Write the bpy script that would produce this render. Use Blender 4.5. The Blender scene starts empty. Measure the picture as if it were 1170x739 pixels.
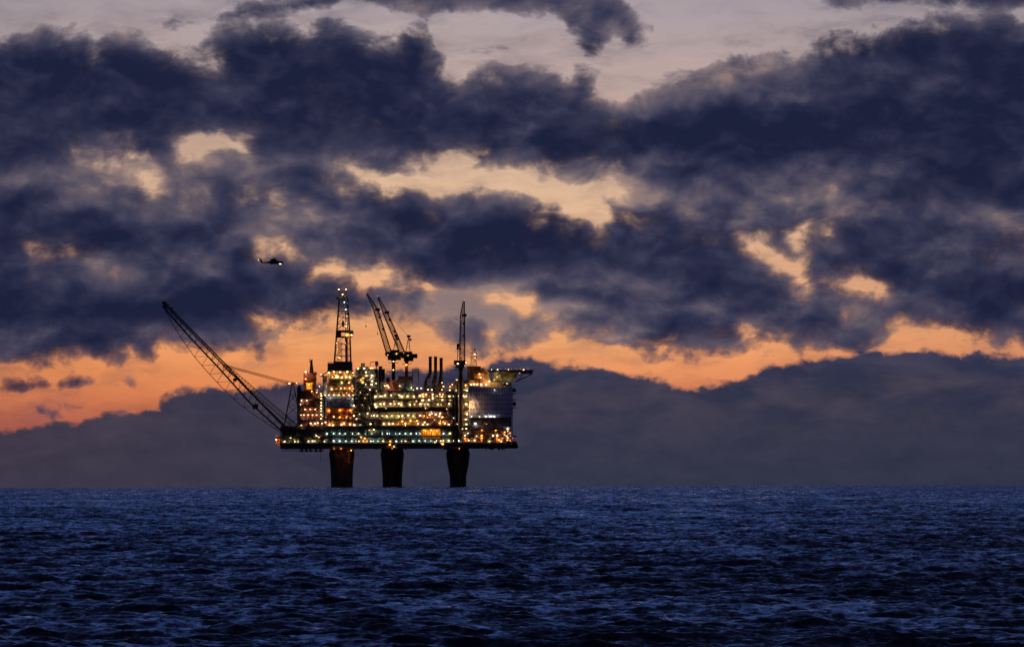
import bpy, math, random
import numpy as np
from mathutils import Vector, Matrix
C = bpy.context.scene.collection
SC = bpy.context.scene
random.seed(11)

# ------------------------------------------------------------------ frame of reference
PW, PH, F = 1170.0, 739.0, 8100.0      # photograph size and focal length in its pixels
CAM_H, D = 4.5, 5000.0                 # camera height above the sea, distance to the platform
RE = 6371000.0                         # the sea follows the real curve of the earth
U = D / F                              # metres per photo pixel at the platform
ROLL = 0.0030
PITCH = (546.0 - 369.5) / F
DROP = D * D / (2 * RE)                # the sea surface at the platform lies this far below the tangent plane

def unroll(px, py):
    dx, dy = px - 585.0, 369.5 - py
    return dx + ROLL * dy, dy - ROLL * dx

def W(px, py, y=0.0):
    """photo point -> world point on the platform's plane, y metres behind it"""
    dx, dy = unroll(px, py)
    return Vector((dx * U, D + y, CAM_H + (dy / F + PITCH) * D))

SEA_Z = -DROP
# ------------------------------------------------------------------ materials
def new_mat(name):
    m = bpy.data.materials.new(name); m.use_nodes = True
    nt = m.node_tree
    for n in list(nt.nodes): nt.nodes.remove(n)
    return m, nt

def N(nt, t, **kw):
    n = nt.nodes.new(t)
    for k, v in kw.items():
        if k.startswith('i_'):
            n.inputs[k[2:].replace('_', ' ')].default_value = v
        else: setattr(n, k, v)
    return n

def L(nt, a, b): nt.links.new(a, b)

def M(nt, op, a, b=None, c=None, clamp=False):
    n = nt.nodes.new('ShaderNodeMath'); n.operation = op; n.use_clamp = clamp
    for i, v in enumerate((a, b, c)):
        if v is None: continue
        if isinstance(v, (int, float)): n.inputs[i].default_value = v
        else: nt.links.new(v, n.inputs[i])
    return n.outputs[0]

def ramp(nt, fac, stops, interp='LINEAR'):
    n = nt.nodes.new('ShaderNodeValToRGB'); cr = n.color_ramp; cr.interpolation = interp
    while len(cr.elements) < len(stops): cr.elements.new(0.5)
    for e, (p, c) in zip(cr.elements, stops):
        e.position = p; e.color = (c[0], c[1], c[2], 1)
    if fac is not None: nt.links.new(fac, n.inputs[0])
    return n.outputs[0]

def mix(nt, f, a, b, mode='MIX'):
    n = nt.nodes.new('ShaderNodeMix'); n.data_type = 'RGBA'; n.blend_type = mode
    for s, v in ((0, f), (6, a), (7, b)):
        if isinstance(v, (int, float)): n.inputs[s].default_value = v
        elif isinstance(v, tuple): n.inputs[s].default_value = (v[0], v[1], v[2], 1)
        else: nt.links.new(v, n.inputs[s])
    return n.outputs[2]

def srgb(r, g, b):
    f = lambda c: (c / 255 / 12.92) if c <= 10 else ((c / 255 + 0.055) / 1.055) ** 2.4
    return (f(r), f(g), f(b))

def paint(name, col, col2=None, rough=0.55, scale=0.35, metal=0.0):
    """weathered paint: base colour broken up by rust / dirt of its own"""
    m, nt = new_mat(name)
    o = N(nt, 'ShaderNodeOutputMaterial'); b = N(nt, 'ShaderNodeBsdfPrincipled')
    b.inputs['Roughness'].default_value = rough; b.inputs['Metallic'].default_value = metal
    tc = N(nt, 'ShaderNodeTexCoord')
    n1 = N(nt, 'ShaderNodeTexNoise'); n1.inputs['Scale'].default_value = scale; n1.inputs['Detail'].default_value = 6
    L(nt, tc.outputs['Object'], n1.inputs['Vector'])
    c2 = col2 or tuple(c * 0.45 for c in col)
    f = ramp(nt, n1.outputs['Fac'], [(0.42, (0, 0, 0)), (0.62, (1, 1, 1))])
    L(nt, mix(nt, f, tuple(col), tuple(c2)), b.inputs['Base Color'])
    L(nt, b.outputs[0], o.inputs[0])
    return m

def lampmat(name, col, s):
    m, nt = new_mat(name)
    o = N(nt, 'ShaderNodeOutputMaterial'); e = N(nt, 'ShaderNodeEmission')
    e.inputs[0].default_value = (*col, 1); e.inputs[1].default_value = s
    L(nt, e.outputs[0], o.inputs[0]); return m

MT = {
 'steel':  paint('dark_steel', (0.045, 0.042, 0.045), (0.07, 0.035, 0.02)),
 'black':  paint('sooty_steel', (0.022, 0.02, 0.02), (0.035, 0.022, 0.018)),
 'grey':   paint('grey_cladding', (0.20, 0.21, 0.22), (0.10, 0.10, 0.10)),
 'teal':   paint('green_grey_cladding', (0.16, 0.27, 0.25), (0.08, 0.10, 0.08)),
 'red':    paint('red_oxide_cladding', (0.30, 0.075, 0.045), (0.10, 0.035, 0.02)),
 'ochre':  paint('ochre_paint', (0.45, 0.27, 0.08), (0.22, 0.10, 0.04)),
 'navy':   paint('blue_grey_cladding', (0.10, 0.13, 0.26), (0.05, 0.06, 0.10)),
 'white':  paint('pale_facade', (0.17, 0.25, 0.58), (0.13, 0.20, 0.48), scale=0.12),
 'olive':  paint('olive_paint', (0.36, 0.34, 0.15), (0.14, 0.11, 0.05)),
 'flare':  paint('red_brown_lattice_paint', (0.17, 0.065, 0.035), (0.06, 0.03, 0.02), scale=0.1),
 'orange': paint('orange_paint', (0.55, 0.15, 0.03), (0.30, 0.08, 0.02)),
 'glass':  paint('dark_glass', (0.012, 0.014, 0.02), (0.02, 0.02, 0.03), rough=0.15),
 'pipe':   paint('pipe_insulation', (0.30, 0.28, 0.24), (0.12, 0.08, 0.05)),
}
m, nt = new_mat('emissive_orange_glow')  # light from inside put into the surface as mottled emission, no lamp behind
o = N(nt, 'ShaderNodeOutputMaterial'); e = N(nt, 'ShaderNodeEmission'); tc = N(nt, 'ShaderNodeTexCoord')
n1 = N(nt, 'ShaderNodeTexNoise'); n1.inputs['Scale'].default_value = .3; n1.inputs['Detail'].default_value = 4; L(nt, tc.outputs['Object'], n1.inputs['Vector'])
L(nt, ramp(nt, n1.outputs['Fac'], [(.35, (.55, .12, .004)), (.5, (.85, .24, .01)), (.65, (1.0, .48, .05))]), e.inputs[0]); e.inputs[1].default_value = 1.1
L(nt, e.outputs[0], o.inputs[0]); MT['orange_glow'] = m
# concrete legs, stained and ringed
m, nt = new_mat('dark_wet_concrete')
o = N(nt, 'ShaderNodeOutputMaterial'); b = N(nt, 'ShaderNodeBsdfPrincipled'); b.inputs['Roughness'].default_value = 0.8
tc = N(nt, 'ShaderNodeTexCoord'); mp = N(nt, 'ShaderNodeMapping'); mp.inputs['Scale'].default_value = (0.25, 0.25, 0.05)
L(nt, tc.outputs['Object'], mp.inputs[0]); n1 = N(nt, 'ShaderNodeTexNoise'); n1.inputs['Detail'].default_value = 7; n1.inputs['Scale'].default_value = 1
L(nt, mp.outputs[0], n1.inputs['Vector'])
L(nt, ramp(nt, n1.outputs['Fac'], [(0.35, (0.035, 0.024, 0.02)), (0.7, (0.11, 0.06, 0.04))]), b.inputs['Base Color'])
L(nt, b.outputs[0], o.inputs[0]); MT['concrete'] = m

LC = {'w': (1.0, 0.70, 0.37), 'c': (0.72, 0.92, 0.95), 'g': (1.0, 0.78, 0.32), 'p': (1.0, 0.52, 0.26), 'o': (1.0, 0.34, 0.045), 'r': (1.0, 0.2, 0.08), 'f': (1.0, .40, .10)}
LN = {'w': 'warm_white', 'c': 'cool_white', 'g': 'greenish_white', 'p': 'pinkish_white', 'o': 'sodium_orange', 'r': 'red', 'f': 'wall_flood'}
LS = {'w': 5.5, 'c': 4, 'g': 5, 'p': 4.5, 'o': 5.5, 'r': 3, 'f': 3}          # the lens as seen from outside
LB = {'w': 150, 'c': 75, 'g': 170, 'p': 130, 'o': 220, 'r': 70, 'f': 950}  # the added emitting block behind the lens, facing the decks
LM = {k: lampmat(LN[k]+'_lens', LC[k], LS[k]) for k in LC}
LBM = {k: lampmat(LN[k]+'_back_emitter', LC[k], LB[k]) for k in LC}

# ------------------------------------------------------------------ mesh helpers
class MB:
    def __init__(s): s.v = []; s.f = []; s.m = []; s.cur = 0
    def box(s, x0, x1, y0, y1, z0, z1):
        if x0 > x1: x0, x1 = x1, x0
        if z0 > z1: z0, z1 = z1, z0
        n = len(s.v)
        s.v += [(x0,y0,z0),(x1,y0,z0),(x1,y1,z0),(x0,y1,z0),(x0,y0,z1),(x1,y0,z1),(x1,y1,z1),(x0,y1,z1)]
        s.f += [tuple(n+i for i in q) for q in ((0,3,2,1),(4,5,6,7),(0,1,5,4),(1,2,6,5),(2,3,7,6),(3,0,4,7))]
        s.m += [s.cur]*6
        return s
    def prism(s, pts, y0, y1):
        """outline in (x,z), extruded along y"""
        n = len(s.v); k = len(pts)
        s.v += [(x, y0, z) for x, z in pts] + [(x, y1, z) for x, z in pts]
        s.f += [tuple(range(n, n+k)), tuple(range(n+2*k-1, n+k-1, -1))]
        s.f += [(n+i, n+k+i, n+k+(i+1)%k, n+(i+1)%k) for i in range(k)]
        s.m += [s.cur]*(k+2); return s
    def cyl(s, a, b, r0, r1=None, k=8, cap=True):
        r1 = r0 if r1 is None else r1
        a, b = Vector(a), Vector(b); d = (b-a)
        if d.length < 1e-6: return s
        d.normalize(); u = d.orthogonal().normalized(); w = d.cross(u)
        n = len(s.v)
        for p, r in ((a, r0), (b, r1)):
            for i in range(k):
                t = 2*math.pi*i/k
                s.v.append(tuple(p + (u*math.cos(t) + w*math.sin(t))*r))
        fs = [(n+i, n+(i+1)%k, n+k+(i+1)%k, n+k+i) for i in range(k)]
        if cap: fs += [tuple(n+i for i in range(k-1, -1, -1)), tuple(n+k+i for i in range(k))]
        s.f += fs; s.m += [s.cur]*len(fs); return s
    def lathe(s, c, prof, k=24):
        """prof: list of (radius, z) about a vertical axis at c=(x,y)"""
        n = len(s.v)
        for r, z in prof:
            for i in range(k):
                t = 2*math.pi*i/k; s.v.append((c[0]+r*math.cos(t), c[1]+r*math.sin(t), z))
        for j in range(len(prof)-1):
            for i in range(k):
                s.f.append((n+j*k+i, n+j*k+(i+1)%k, n+(j+1)*k+(i+1)%k, n+(j+1)*k+i)); s.m.append(s.cur)
        s.f.append(tuple(n+i for i in range(k-1, -1, -1))); s.f.append(tuple(n+(len(prof)-1)*k+i for i in range(k)))
        s.m += [s.cur]*2; return s
    def ball(s, c, r, k=10, sq=(1,1,1)):
        n = len(s.v); R = k//2
        for j in range(1, R):
            ph = math.pi*j/R
            for i in range(k):
                t = 2*math.pi*i/k
                s.v.append((c[0]+r*sq[0]*math.sin(ph)*math.cos(t), c[1]+r*sq[1]*math.sin(ph)*math.sin(t), c[2]+r*sq[2]*math.cos(ph)))
        top = len(s.v); s.v.append((c[0], c[1], c[2]+r*sq[2])); s.v.append((c[0], c[1], c[2]-r*sq[2]))
        for j in range(R-2):
            for i in range(k):
                s.f.append((n+j*k+i, n+(j+1)*k+i, n+(j+1)*k+(i+1)%k, n+j*k+(i+1)%k)); s.m.append(s.cur)
        for i in range(k):
            s.f.append((top, n+i, n+(i+1)%k)); s.f.append((top+1, n+(R-2)*k+(i+1)%k, n+(R-2)*k+i)); s.m += [s.cur]*2
        return s
    def build(s, name, mats, parent=None, base=None, smooth=False):
        me = bpy.data.meshes.new(name)
        off = base if base is not None else (Vector(BASE[parent.name]) if parent is not None else Vector((0,0,0)))
        me.from_pydata([(x-off[0], y-off[1], z-off[2]) for x, y, z in s.v], [], s.f)
        if not isinstance(mats, (list, tuple)): mats = [mats]
        for q in mats: me.materials.append(q)
        if len(mats) > 1: me.polygons.foreach_set('material_index', s.m)
        if smooth: me.polygons.foreach_set('use_smooth', [True]*len(me.polygons))
        me.update()
        o = bpy.data.objects.new(name, me); C.objects.link(o)
        if parent is not None: o.parent = parent
        if parent is not None: BASE[o.name] = tuple(off)
        return o
BASE = {}

def thing(name, label, cat, loc, group=None):
    o = bpy.data.objects.new(name, None); o.empty_display_size = 5; C.objects.link(o); o.location = loc
    o['label'] = label; o['category'] = cat
    if group: o['group'] = group
    BASE[o.name] = tuple(loc); return o

def tag(o, **kw):
    for k, v in kw.items(): o[k] = v
    return o

# shared lamp meshes: a small bulkhead / flood fitting with a lit lens
_lamp = {}
def lamp_mesh(kind, r):
    key = (kind, round(r, 2))
    if key not in _lamp:
        b = MB(); b.cur = 0
        b.ball((0, 0, 0), r, k=8, sq=(1.25, 0.8, 0.72))
        b.cur = 2
        b.box(-r*.9, r*.9, r*.85, r*1.2, -r*.45, r*.42)  # unseen emitter added behind the lens to light the decks
        b.cur = 1
        b.box(-r*1.1, r*1.1, -r*0.3, r*1.6, r*0.80, r*0.98)       # hood
        b.box(-r*0.18, r*0.18, r*1.25, r*1.9, -r*0.3, r*0.80)      # bracket
        me = bpy.data.meshes.new('lamp'); me.from_pydata(b.v, [], b.f)
        me.materials.append(LM[kind]); me.materials.append(MT['steel']); me.materials.append(LBM[kind])
        me.polygons.foreach_set('material_index', b.m); me.update()
        _lamp[key] = me
    return _lamp[key]

def lamp(px, py, y, kind, r, parent):
    if parent.name != "oil_platform": r *= .5
    o = bpy.data.objects.new('lamp', lamp_mesh(kind, r)); C.objects.link(o)
    o.parent = parent; o.location = W(px, py, y) - Vector(BASE[parent.name]); return o

def lattice(b, p0, p1, w0, w1, n, r=0.14, rb=0.09, tri=False, axis=None):
    """a tapering lattice girder between two points; w = (width across, depth)"""
    p0, p1 = Vector(p0), Vector(p1); d = (p1-p0).normalized()
    u = Vector((0, 1, 0)); v = d.cross(u).normalized()
    if axis: v = Vector(axis)
    if tri: offs = [(-1, -1), (1, -1), (0, 1)]
    else: offs = [(-1, -1), (1, -1), (1, 1), (-1, 1)]
    def pt(t, k):
        w = (w0[0]*(1-t)+w1[0]*t)/2; e = (w0[1]*(1-t)+w1[1]*t)/2
        return p0.lerp(p1, t) + u*offs[k][0]*e + v*offs[k][1]*w
    m = len(offs)
    for k in range(m): b.cyl(pt(0, k), pt(1, k), r, k=5)
    for i in range(n):
        t0, t1 = i/n, (i+1)/n
        for k in range(m):
            q = (k+1) % m
            b.cyl(pt(t0, k), pt(t0, q), rb, k=4, cap=False)
            if i % 2: b.cyl(pt(t0, k), pt(t1, q), rb, k=4, cap=False)
            else: b.cyl(pt(t0, q), pt(t1, k), rb, k=4, cap=False)
    return b

# ------------------------------------------------------------------ sky dome
RS = 30000.0
def sdf(poly, X, Y):
    """signed distance, positive inside"""
    P = np.array(poly, float); d2 = np.full(X.shape, 1e12); ins = np.zeros(X.shape, bool)
    n = len(P)
    for i in range(n):
        ax, ay = P[i]; bx, by = P[(i+1) % n]
        ex, ey = bx-ax, by-ay; wx, wy = X-ax, Y-ay
        t = np.clip((wx*ex+wy*ey)/(ex*ex+ey*ey+1e-9), 0, 1)
        d2 = np.minimum(d2, (wx-ex*t)**2+(wy-ey*t)**2)
        c = ((ay <= Y) & (by > Y)) | ((by <= Y) & (ay > Y))
        with np.errstate(divide='ignore', invalid='ignore'):
            xi = ax+(Y-ay)/(by-ay if by != ay else 1e-9)*(bx-ax)
        ins ^= c & (X < xi)
    d = np.sqrt(d2); return np.where(ins, d, -d)

MAIN = [(-400,60),(-120,55),(0,50),(15,38),(50,35),(65,45),(95,50),(107,62),(125,50),(150,50),(185,65),(215,60),(238,67),(247,72),(243,47),(255,30),
 (280,24),(320,27),(335,36),(352,26),(375,18),(400,26),(425,40),(452,50),(462,36),(485,35),(502,55),(505,88),(530,90),(550,82),(585,75),(600,70),
 (630,80),(650,90),(660,78),(677,82),(684,106),(705,124),(725,112),(750,102),(770,95),(785,82),(810,75),(835,63),(860,60),(885,67),(910,65),(935,50),
 (965,43),(995,45),(1020,31),(1050,23),(1105,22),(1170,23),(1300,10),(1570,30),
 (1570,395),(1300,395),(1170,397),(1135,394),(1112,388),(1088,373),(1056,362),(1026,364),(1010,379),(978,391),(935,389),(885,391),(855,393),
 (785,396),(725,393),(685,387),(660,375),(638,364),(622,367),(613,386),(594,392),(573,391),(566,384),(570,372),(560,377),(557,392),(549,403),(538,393),(521,379),(500,365),(483,357),
 (467,363),(458,351),(440,352),(420,356),(385,359),(352,367),(317,362),(290,364),(302,383),(299,397),(281,390),(253,389),(246,398),(225,389),(197,383),
 (169,383),(173,405),(155,400),(120,405),(91,404),(53,409),(21,409),(0,404),(-120,400),(-400,410)]
GAPS = [  # polygon, strength (1 = open to the sky, less = thinned)
 ([(398,190),(431,190),(462,190),(493,177),(506,170),(544,173),(554,184),(571,188),(585,181),(599,190),(636,203),(674,203),(701,204),(714,219),(719,236),(698,232),(690,243),(681,260),(671,247),(653,247),(633,238),(619,240),(606,233),(592,223),(571,218),(551,216),(534,223),(510,223),(493,230),(476,220),(462,216),(441,220),(418,209)], 1.0),
 ([(357,299),(371,298),(398,303),(434,305),(453,311),(474,323),(458,328),(439,320),(423,324),(415,331),(404,322),(385,315),(368,313),(358,316)], .95),
 ([(480,325),(505,326),(543,329),(562,329),(600,341),(603,355),(576,347),(549,340),(521,336),(494,338)], .72),
 ([(498,336),(518,337),(518,353),(504,352)], .40),
 ([(294,274),(311,271),(328,276),(342,287),(357,300),(340,296),(325,288),(301,292)], .55),
 ([(133,187),(150,186),(178,192),(187,219),(174,226),(161,210),(144,198)], .82),
 ([(202,164),(232,152),(284,154),(284,172),(253,175),(232,187),(212,194),(195,185)], .72),
 ([(120,154),(147,154),(147,171),(125,170)], .5), ([(89,161),(113,165),(113,186),(92,182)], .4),
 ([(280,210),(291,211),(292,227),(282,224)], .5), ([(303,218),(320,220),(330,234),(308,232)], .58), ([(212,219),(230,220),(230,229),(212,228)], .42),
 ([(332,233),(346,234),(346,244),(332,243)], .35), ([(374,192),(400,190),(402,220),(380,214)], .42),
 ([(38,282),(78,281),(80,291),(40,291)], .4), ([(102,300),(125,300),(144,313),(120,317)], .5),
 ([(842,266),(870,272),(884,289),(898,298),(917,296),(919,313),(932,324),(923,334),(909,321),(893,308),(876,298),(862,281)], .9),
 ([(899,273),(913,254),(930,249),(954,257),(948,274),(930,270),(917,273),(917,291),(906,288)], .62),
 ([(938,320),(960,316),(980,314),(994,319),(1012,336),(987,334),(960,331)], .8),
 ([(939,212),(953,212),(958,227),(971,233),(963,244),(949,241)], .52), ([(778,238),(812,250),(815,270),(785,268)], .45),
 ([(966,353),(988,354),(987,371),(970,368)], .45), ([(1112,279),(1172,278),(1172,289),(1112,288)], .40), ([(1150,258),(1172,258),(1172,276),(1152,274)], .42),
 ([(720,210),(745,225),(758,256),(735,250)], .32), ([(848,376),(862,376),(862,394),(846,394)], .55),
 ([(1058,374),(1100,374),(1108,384),(1066,386)], .5),
]
EXTRA = [
 ([(228,22),(255,10),(300,-6),(440,-30),(560,-20),(700,-20),(722,4),(738,32),(735,55),(715,58),(702,40),(694,58),(668,64),(655,42),(640,24),(600,18),(560,22),(540,18),(480,15),(440,10),(400,6),(385,12),(350,19),(300,24),(260,26)], 0.9),
 ([(172,22),(200,14),(232,20),(225,32),(185,32)], .38),
 ([(505,52),(540,42),(590,48),(600,62),(560,66),(520,64)], .5),
 ([(925,-20),(1170,-25),(1400,-20),(1400,8),(1170,14),(1110,14),(1060,8),(1000,12),(960,12)], .75),
 ([(590,20),(610,40),(600,60),(585,58)], .35),
 ([(3,441),(20,436),(52,435),(60,438),(30,444)], 1), ([(62,436),(82,429),(106,431),(110,437),(88,443),(68,442)], 1),
 ([(118,434),(135,432),(150,438),(132,442)], .9), ([(32,463),(52,461),(70,472),(62,477),(42,475)], 1), ([(72,462),(84,459),(95,463),(82,467)], 1),
 ([(112,471),(135,468),(160,474),(150,481),(120,478)], 1), ([(138,459),(148,460),(146,464)], .5),
 ([(365,398),(395,402),(380,408)], .0),
]
BANK = [(-400,505),(-120,498),(0,492),(35,488),(56,481),(88,484),(106,477),(120,470),(158,471),(176,460),(197,448),(218,441),(246,437),(267,443),(292,442),(302,437),
 (312,438),(330,435),(347,432),(380,430),(430,426),(469,420),(483,420),(506,415),(518,412),(545,413),(556,414),(567,406),(574,404),(582,407),(592,404),(602,402),
 (612,405),(635,415),(660,413),(685,416),(715,425),(735,424),(752,430),(770,436),(795,437),(820,430),(845,430),(885,417),(935,407),(975,402),(1025,396),(1065,400),
 (1115,400),(1170,405),(1320,400),(1570,410),(1570,760),(-400,760)]
# broad light (-) and dark (+) parts of the cloud masses
TONE = [(330,100,150,70,.35),(60,100,120,45,.25),(430,130,90,60,.3),(60,262,90,30,.30),(150,285,50,20,.35),(245,262,60,22,.30),(60,368,130,36,.35),(240,335,70,25,.2),
 (600,120,90,40,.25),(850,160,220,40,.40),(1060,110,140,70,.35),(1180,210,90,80,.30),(560,285,140,35,.22),(830,380,80,12,.35),(640,262,60,14,.2),(740,300,120,35,.22),
 (1050,245,60,20,.25),(1130,330,120,30,.2),(220,350,80,30,.25),
 (110,190,70,28,-.55),(200,245,110,18,-.3),(60,235,70,10,-.25),(430,285,110,12,-.2),(640,345,80,12,-.3),(900,210,70,20,-.2),(1100,215,60,25,-.25),(980,180,80,12,-.15),(240,195,70,32,-.40),(170,300,80,18,-.45),(340,190,60,20,-.25),(735,222,90,16,-.40),(860,225,80,18,-.35),(810,92,70,18,-.35),(1010,225,80,22,-.35),
 (420,262,70,16,-.3),(710,352,110,18,-.45),(1060,300,90,30,-.25),(50,205,70,16,-.30),(530,352,60,25,-.55),(315,250,60,18,-.4),(60,318,110,14,-.35),(560,345,50,20,-.4),
 (700,120,70,18,-.25),(920,80,100,14,-.25),(610,318,60,12,-.2),(560,100,50,14,-.15),(700,30,60,30,-.35),(560,5,160,20,-.35),(950,345,80,20,-.3)]

az = np.concatenate([np.linspace(-180, -13, 84)[:-1], np.linspace(-13, -4.9, 60)[:-1], np.linspace(-4.9, 4.9, 340)[:-1], np.linspace(4.9, 13, 60)[:-1], np.linspace(13, 180, 84)])
el = np.concatenate([np.linspace(-4, -0.2, 8)[:-1], np.linspace(-0.2, 4.4, 176)[:-1], np.linspace(4.4, 12, 70)[:-1], np.linspace(12, 89.5, 70)])
A, E = np.meshgrid(np.radians(az), np.radians(el))
dirs = np.stack([np.cos(E)*np.sin(A), np.cos(E)*np.cos(A), np.sin(E)], -1)
dxu, dyu = A*F, (np.tan(np.clip(E, -1.2, 1.2)) - PITCH)*F
X = 585 + dxu - ROLL*dyu; Y = 369.5 - (dyu + ROLL*dxu)
rng = np.random.default_rng(5)
far = np.maximum(np.maximum(np.abs(X-585)-760, -150-Y), 0)            # how far outside the part traced from the photograph
inview = np.clip(1-far/300, 0, 1)
cover = np.full(X.shape, -90.0)
band = (np.abs(X-585) < 1100) & (Y > -420)
Xb, Yb = X[band], Y[band]
def smin(a, b, k=6): 
    h = np.clip(0.5+0.5*(b-a)/k, 0, 1); return b*(1-h)+a*h-k*h*(1-h)
cm = np.clip(sdf(MAIN, Xb, Yb)+5, -90, 36)
for g, s in GAPS:
    q = sdf(g, Xb, Yb)                                     # open a hole: cover falls towards -20 inside
    tgt = 34 - s*52
    cm = np.minimum(cm, np.maximum(tgt, (8 if s < .8 else 3)-q*1.15))
ce = np.full(Xb.shape, -90.0)
for g, s in EXTRA:
    if s <= 0: continue
    q = np.clip(sdf(g, Xb, Yb)*1.4, -90, 40)
    ce = np.maximum(ce, q*1.0-(1-s)*22)
cb = np.clip(sdf(BANK, Xb, Yb), -90, 60)
cover[band] = np.maximum(cm, ce)
bank = np.full(X.shape, -90.0); bank[band] = cb
bank = np.where(band, bank, np.clip((Y-440), -90, 60))
tone = np.zeros(X.shape)
for cx, cy, rx, ry, a in TONE:
    if a < 0: a *= 1.15
    tone += a*np.exp(-(((X-cx)/rx)**2+((Y-cy)/ry)**2))
# the rest of the dome: broken cloud that thins out upwards
cover = cover*inview + (1-inview)*(-6 + 0*X)
base = RS*dirs
nv = base.shape[0]*base.shape[1]; nr, nc = A.shape
idx = np.arange(nv).reshape(nr, nc)
quads = np.stack([idx[:-1, :-1], idx[1:, :-1], idx[1:, 1:], idx[:-1, 1:]], -1).reshape(-1, 4)
def grid_mesh(name, verts, quads):
    me = bpy.data.meshes.new(name); n = len(verts); q = len(quads)
    me.vertices.add(n); me.vertices.foreach_set('co', np.ascontiguousarray(verts, dtype=np.float32).ravel())
    me.loops.add(q*4); me.loops.foreach_set('vertex_index', quads.astype(np.int32).ravel())
    me.polygons.add(q); me.polygons.foreach_set('loop_start', np.arange(0, q*4, 4, dtype=np.int32))
    me.polygons.foreach_set('use_smooth', np.ones(q, dtype=bool))
    me.update(calc_edges=True); return me
me = grid_mesh('sky', base.reshape(-1, 3), quads)
at = me.attributes.new('cloud', 'FLOAT_VECTOR', 'POINT')
at.data.foreach_set('vector', np.stack([cover/100, bank/100, tone], -1).astype(np.float32).ravel())
sky = bpy.data.objects.new('sky', me); C.objects.link(sky); sky['kind'] = 'structure'

m, nt = new_mat('dusk_sky'); m.cycles.emission_sampling = 'NONE'
out = N(nt, 'ShaderNodeOutputMaterial'); em = N(nt, 'ShaderNodeEmission'); L(nt, em.outputs[0], out.inputs[0])
tc = N(nt, 'ShaderNodeTexCoord')
sc_ = N(nt, 'ShaderNodeVectorMath', operation='SCALE'); sc_.inputs['Scale'].default_value = F/RS; L(nt, tc.outputs['Object'], sc_.inputs[0])
P = sc_.outputs[0]                                  # position in units of one photo pixel of angle
sep = N(nt, 'ShaderNodeSeparateXYZ'); L(nt, P, sep.inputs[0])
at_ = N(nt, 'ShaderNodeAttribute', attribute_name='cloud'); sa = N(nt, 'ShaderNodeSeparateXYZ'); L(nt, at_.outputs['Vector'], sa.inputs[0])
cov, bnk, ton = (M(nt, 'MULTIPLY', sa.outputs[0], 100), M(nt, 'MULTIPLY', sa.outputs[1], 100), sa.outputs[2])
def mapped(sx, sy, sz, off=(0,0,0), src=None):
    mp = N(nt, 'ShaderNodeMapping'); mp.inputs['Scale'].default_value = (sx, sy, sz); mp.inputs['Location'].default_value = off
    L(nt, src or P, mp.inputs[0]); return mp.outputs[0]
def noise(vec, scale, detail, rough=0.5, dist=0.0, out_='Fac'):
    n = N(nt, 'ShaderNodeTexNoise'); n.inputs['Scale'].default_value = scale; n.inputs['Detail'].default_value = detail
    n.inputs['Roughness'].default_value = rough; n.inputs['Distortion'].default_value = dist; L(nt, vec, n.inputs['Vector']); return n.outputs[out_]
el_ = sep.outputs[2]
# domain warp
wv = noise(mapped(1, 1, 1.3), 1/90, 3, .5, 0, 'Color')
wc = N(nt, 'ShaderNodeVectorMath', operation='SUBTRACT'); L(nt, wv, wc.inputs[0]); wc.inputs[1].default_value = (.5, .5, .5)
ws = N(nt, 'ShaderNodeVectorMath', operation='SCALE'); ws.inputs['Scale'].default_value = 40; L(nt, wc.outputs[0], ws.inputs[0])
wa = N(nt, 'ShaderNodeVectorMath', operation='ADD'); L(nt, P, wa.inputs[0]); L(nt, ws.outputs[0], wa.inputs[1]); PWp = wa.outputs[0]
n_big = noise(mapped(1, 1, 1.6, src=PWp), 1/110, 9, .54)
n_mid = noise(mapped(1, 1, 1.5, (37, 11, 5), src=PWp), 1/38, 7, .55)
n_fin = noise(mapped(1, 1, 1.4, (7, 91, 5), src=PWp), 1/13, 7, .62)
f1 = M(nt, 'MULTIPLY', M(nt, 'SUBTRACT', n_big, .5), 50)
f2 = M(nt, 'MULTIPLY', M(nt, 'SUBTRACT', n_mid, .5), 58)
f3 = M(nt, 'MULTIPLY', M(nt, 'SUBTRACT', n_fin, .5), 15)
fs = M(nt, 'ADD', M(nt, 'ADD', f1, f2), f3)
thick = M(nt, 'ADD', cov, fs)
tt = M(nt, 'DIVIDE', M(nt, 'MAXIMUM', M(nt, 'ADD', thick, 5.0), 0.0), 8.5)
alpha = M(nt, 'SUBTRACT', 1.0, M(nt, 'EXPONENT', M(nt, 'MULTIPLY', M(nt, 'POWER', tt, 1.35), -1.0)))
vz = noise(mapped(1, 1, 3.4, (17, 3, 50), src=PWp), 1/70, 7, .6)
veil = M(nt, 'MULTIPLY', M(nt, 'MULTIPLY', M(nt, 'SUBTRACT', vz, .46), 3.2, clamp=True), M(nt, 'DIVIDE', M(nt, 'ADD', thick, 34.0), 52.0, clamp=True))
alpha = M(nt, 'MAXIMUM', alpha, veil, clamp=True)
# clear sky, by elevation (v = photo pixels of angle above the level line)
EL = 8100.0
def v(p): return (546.0-p)/EL
stops = [(0.0, srgb(120,70,72)), (v(490), srgb(172,90,74)), (v(465), srgb(206,114,76)), (v(430), srgb(234,141,84)), (v(395), srgb(241,159,99)), (v(360), srgb(240,169,115)),
         (v(300), srgb(232,176,134)), (v(215), srgb(224,184,150)), (v(150), srgb(204,172,152)), (v(100), srgb(190,166,158)), (v(0), srgb(172,160,165)),
         (v(-110), srgb(80,90,132)), (v(-450), srgb(62,94,166)), (.22, srgb(57,92,166)), (.40, srgb(46,77,146)), (.68, srgb(30,52,106)), (1.0, srgb(20,36,78))]
clear = ramp(nt, M(nt, 'DIVIDE', el_, EL, clamp=True), stops)
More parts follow.
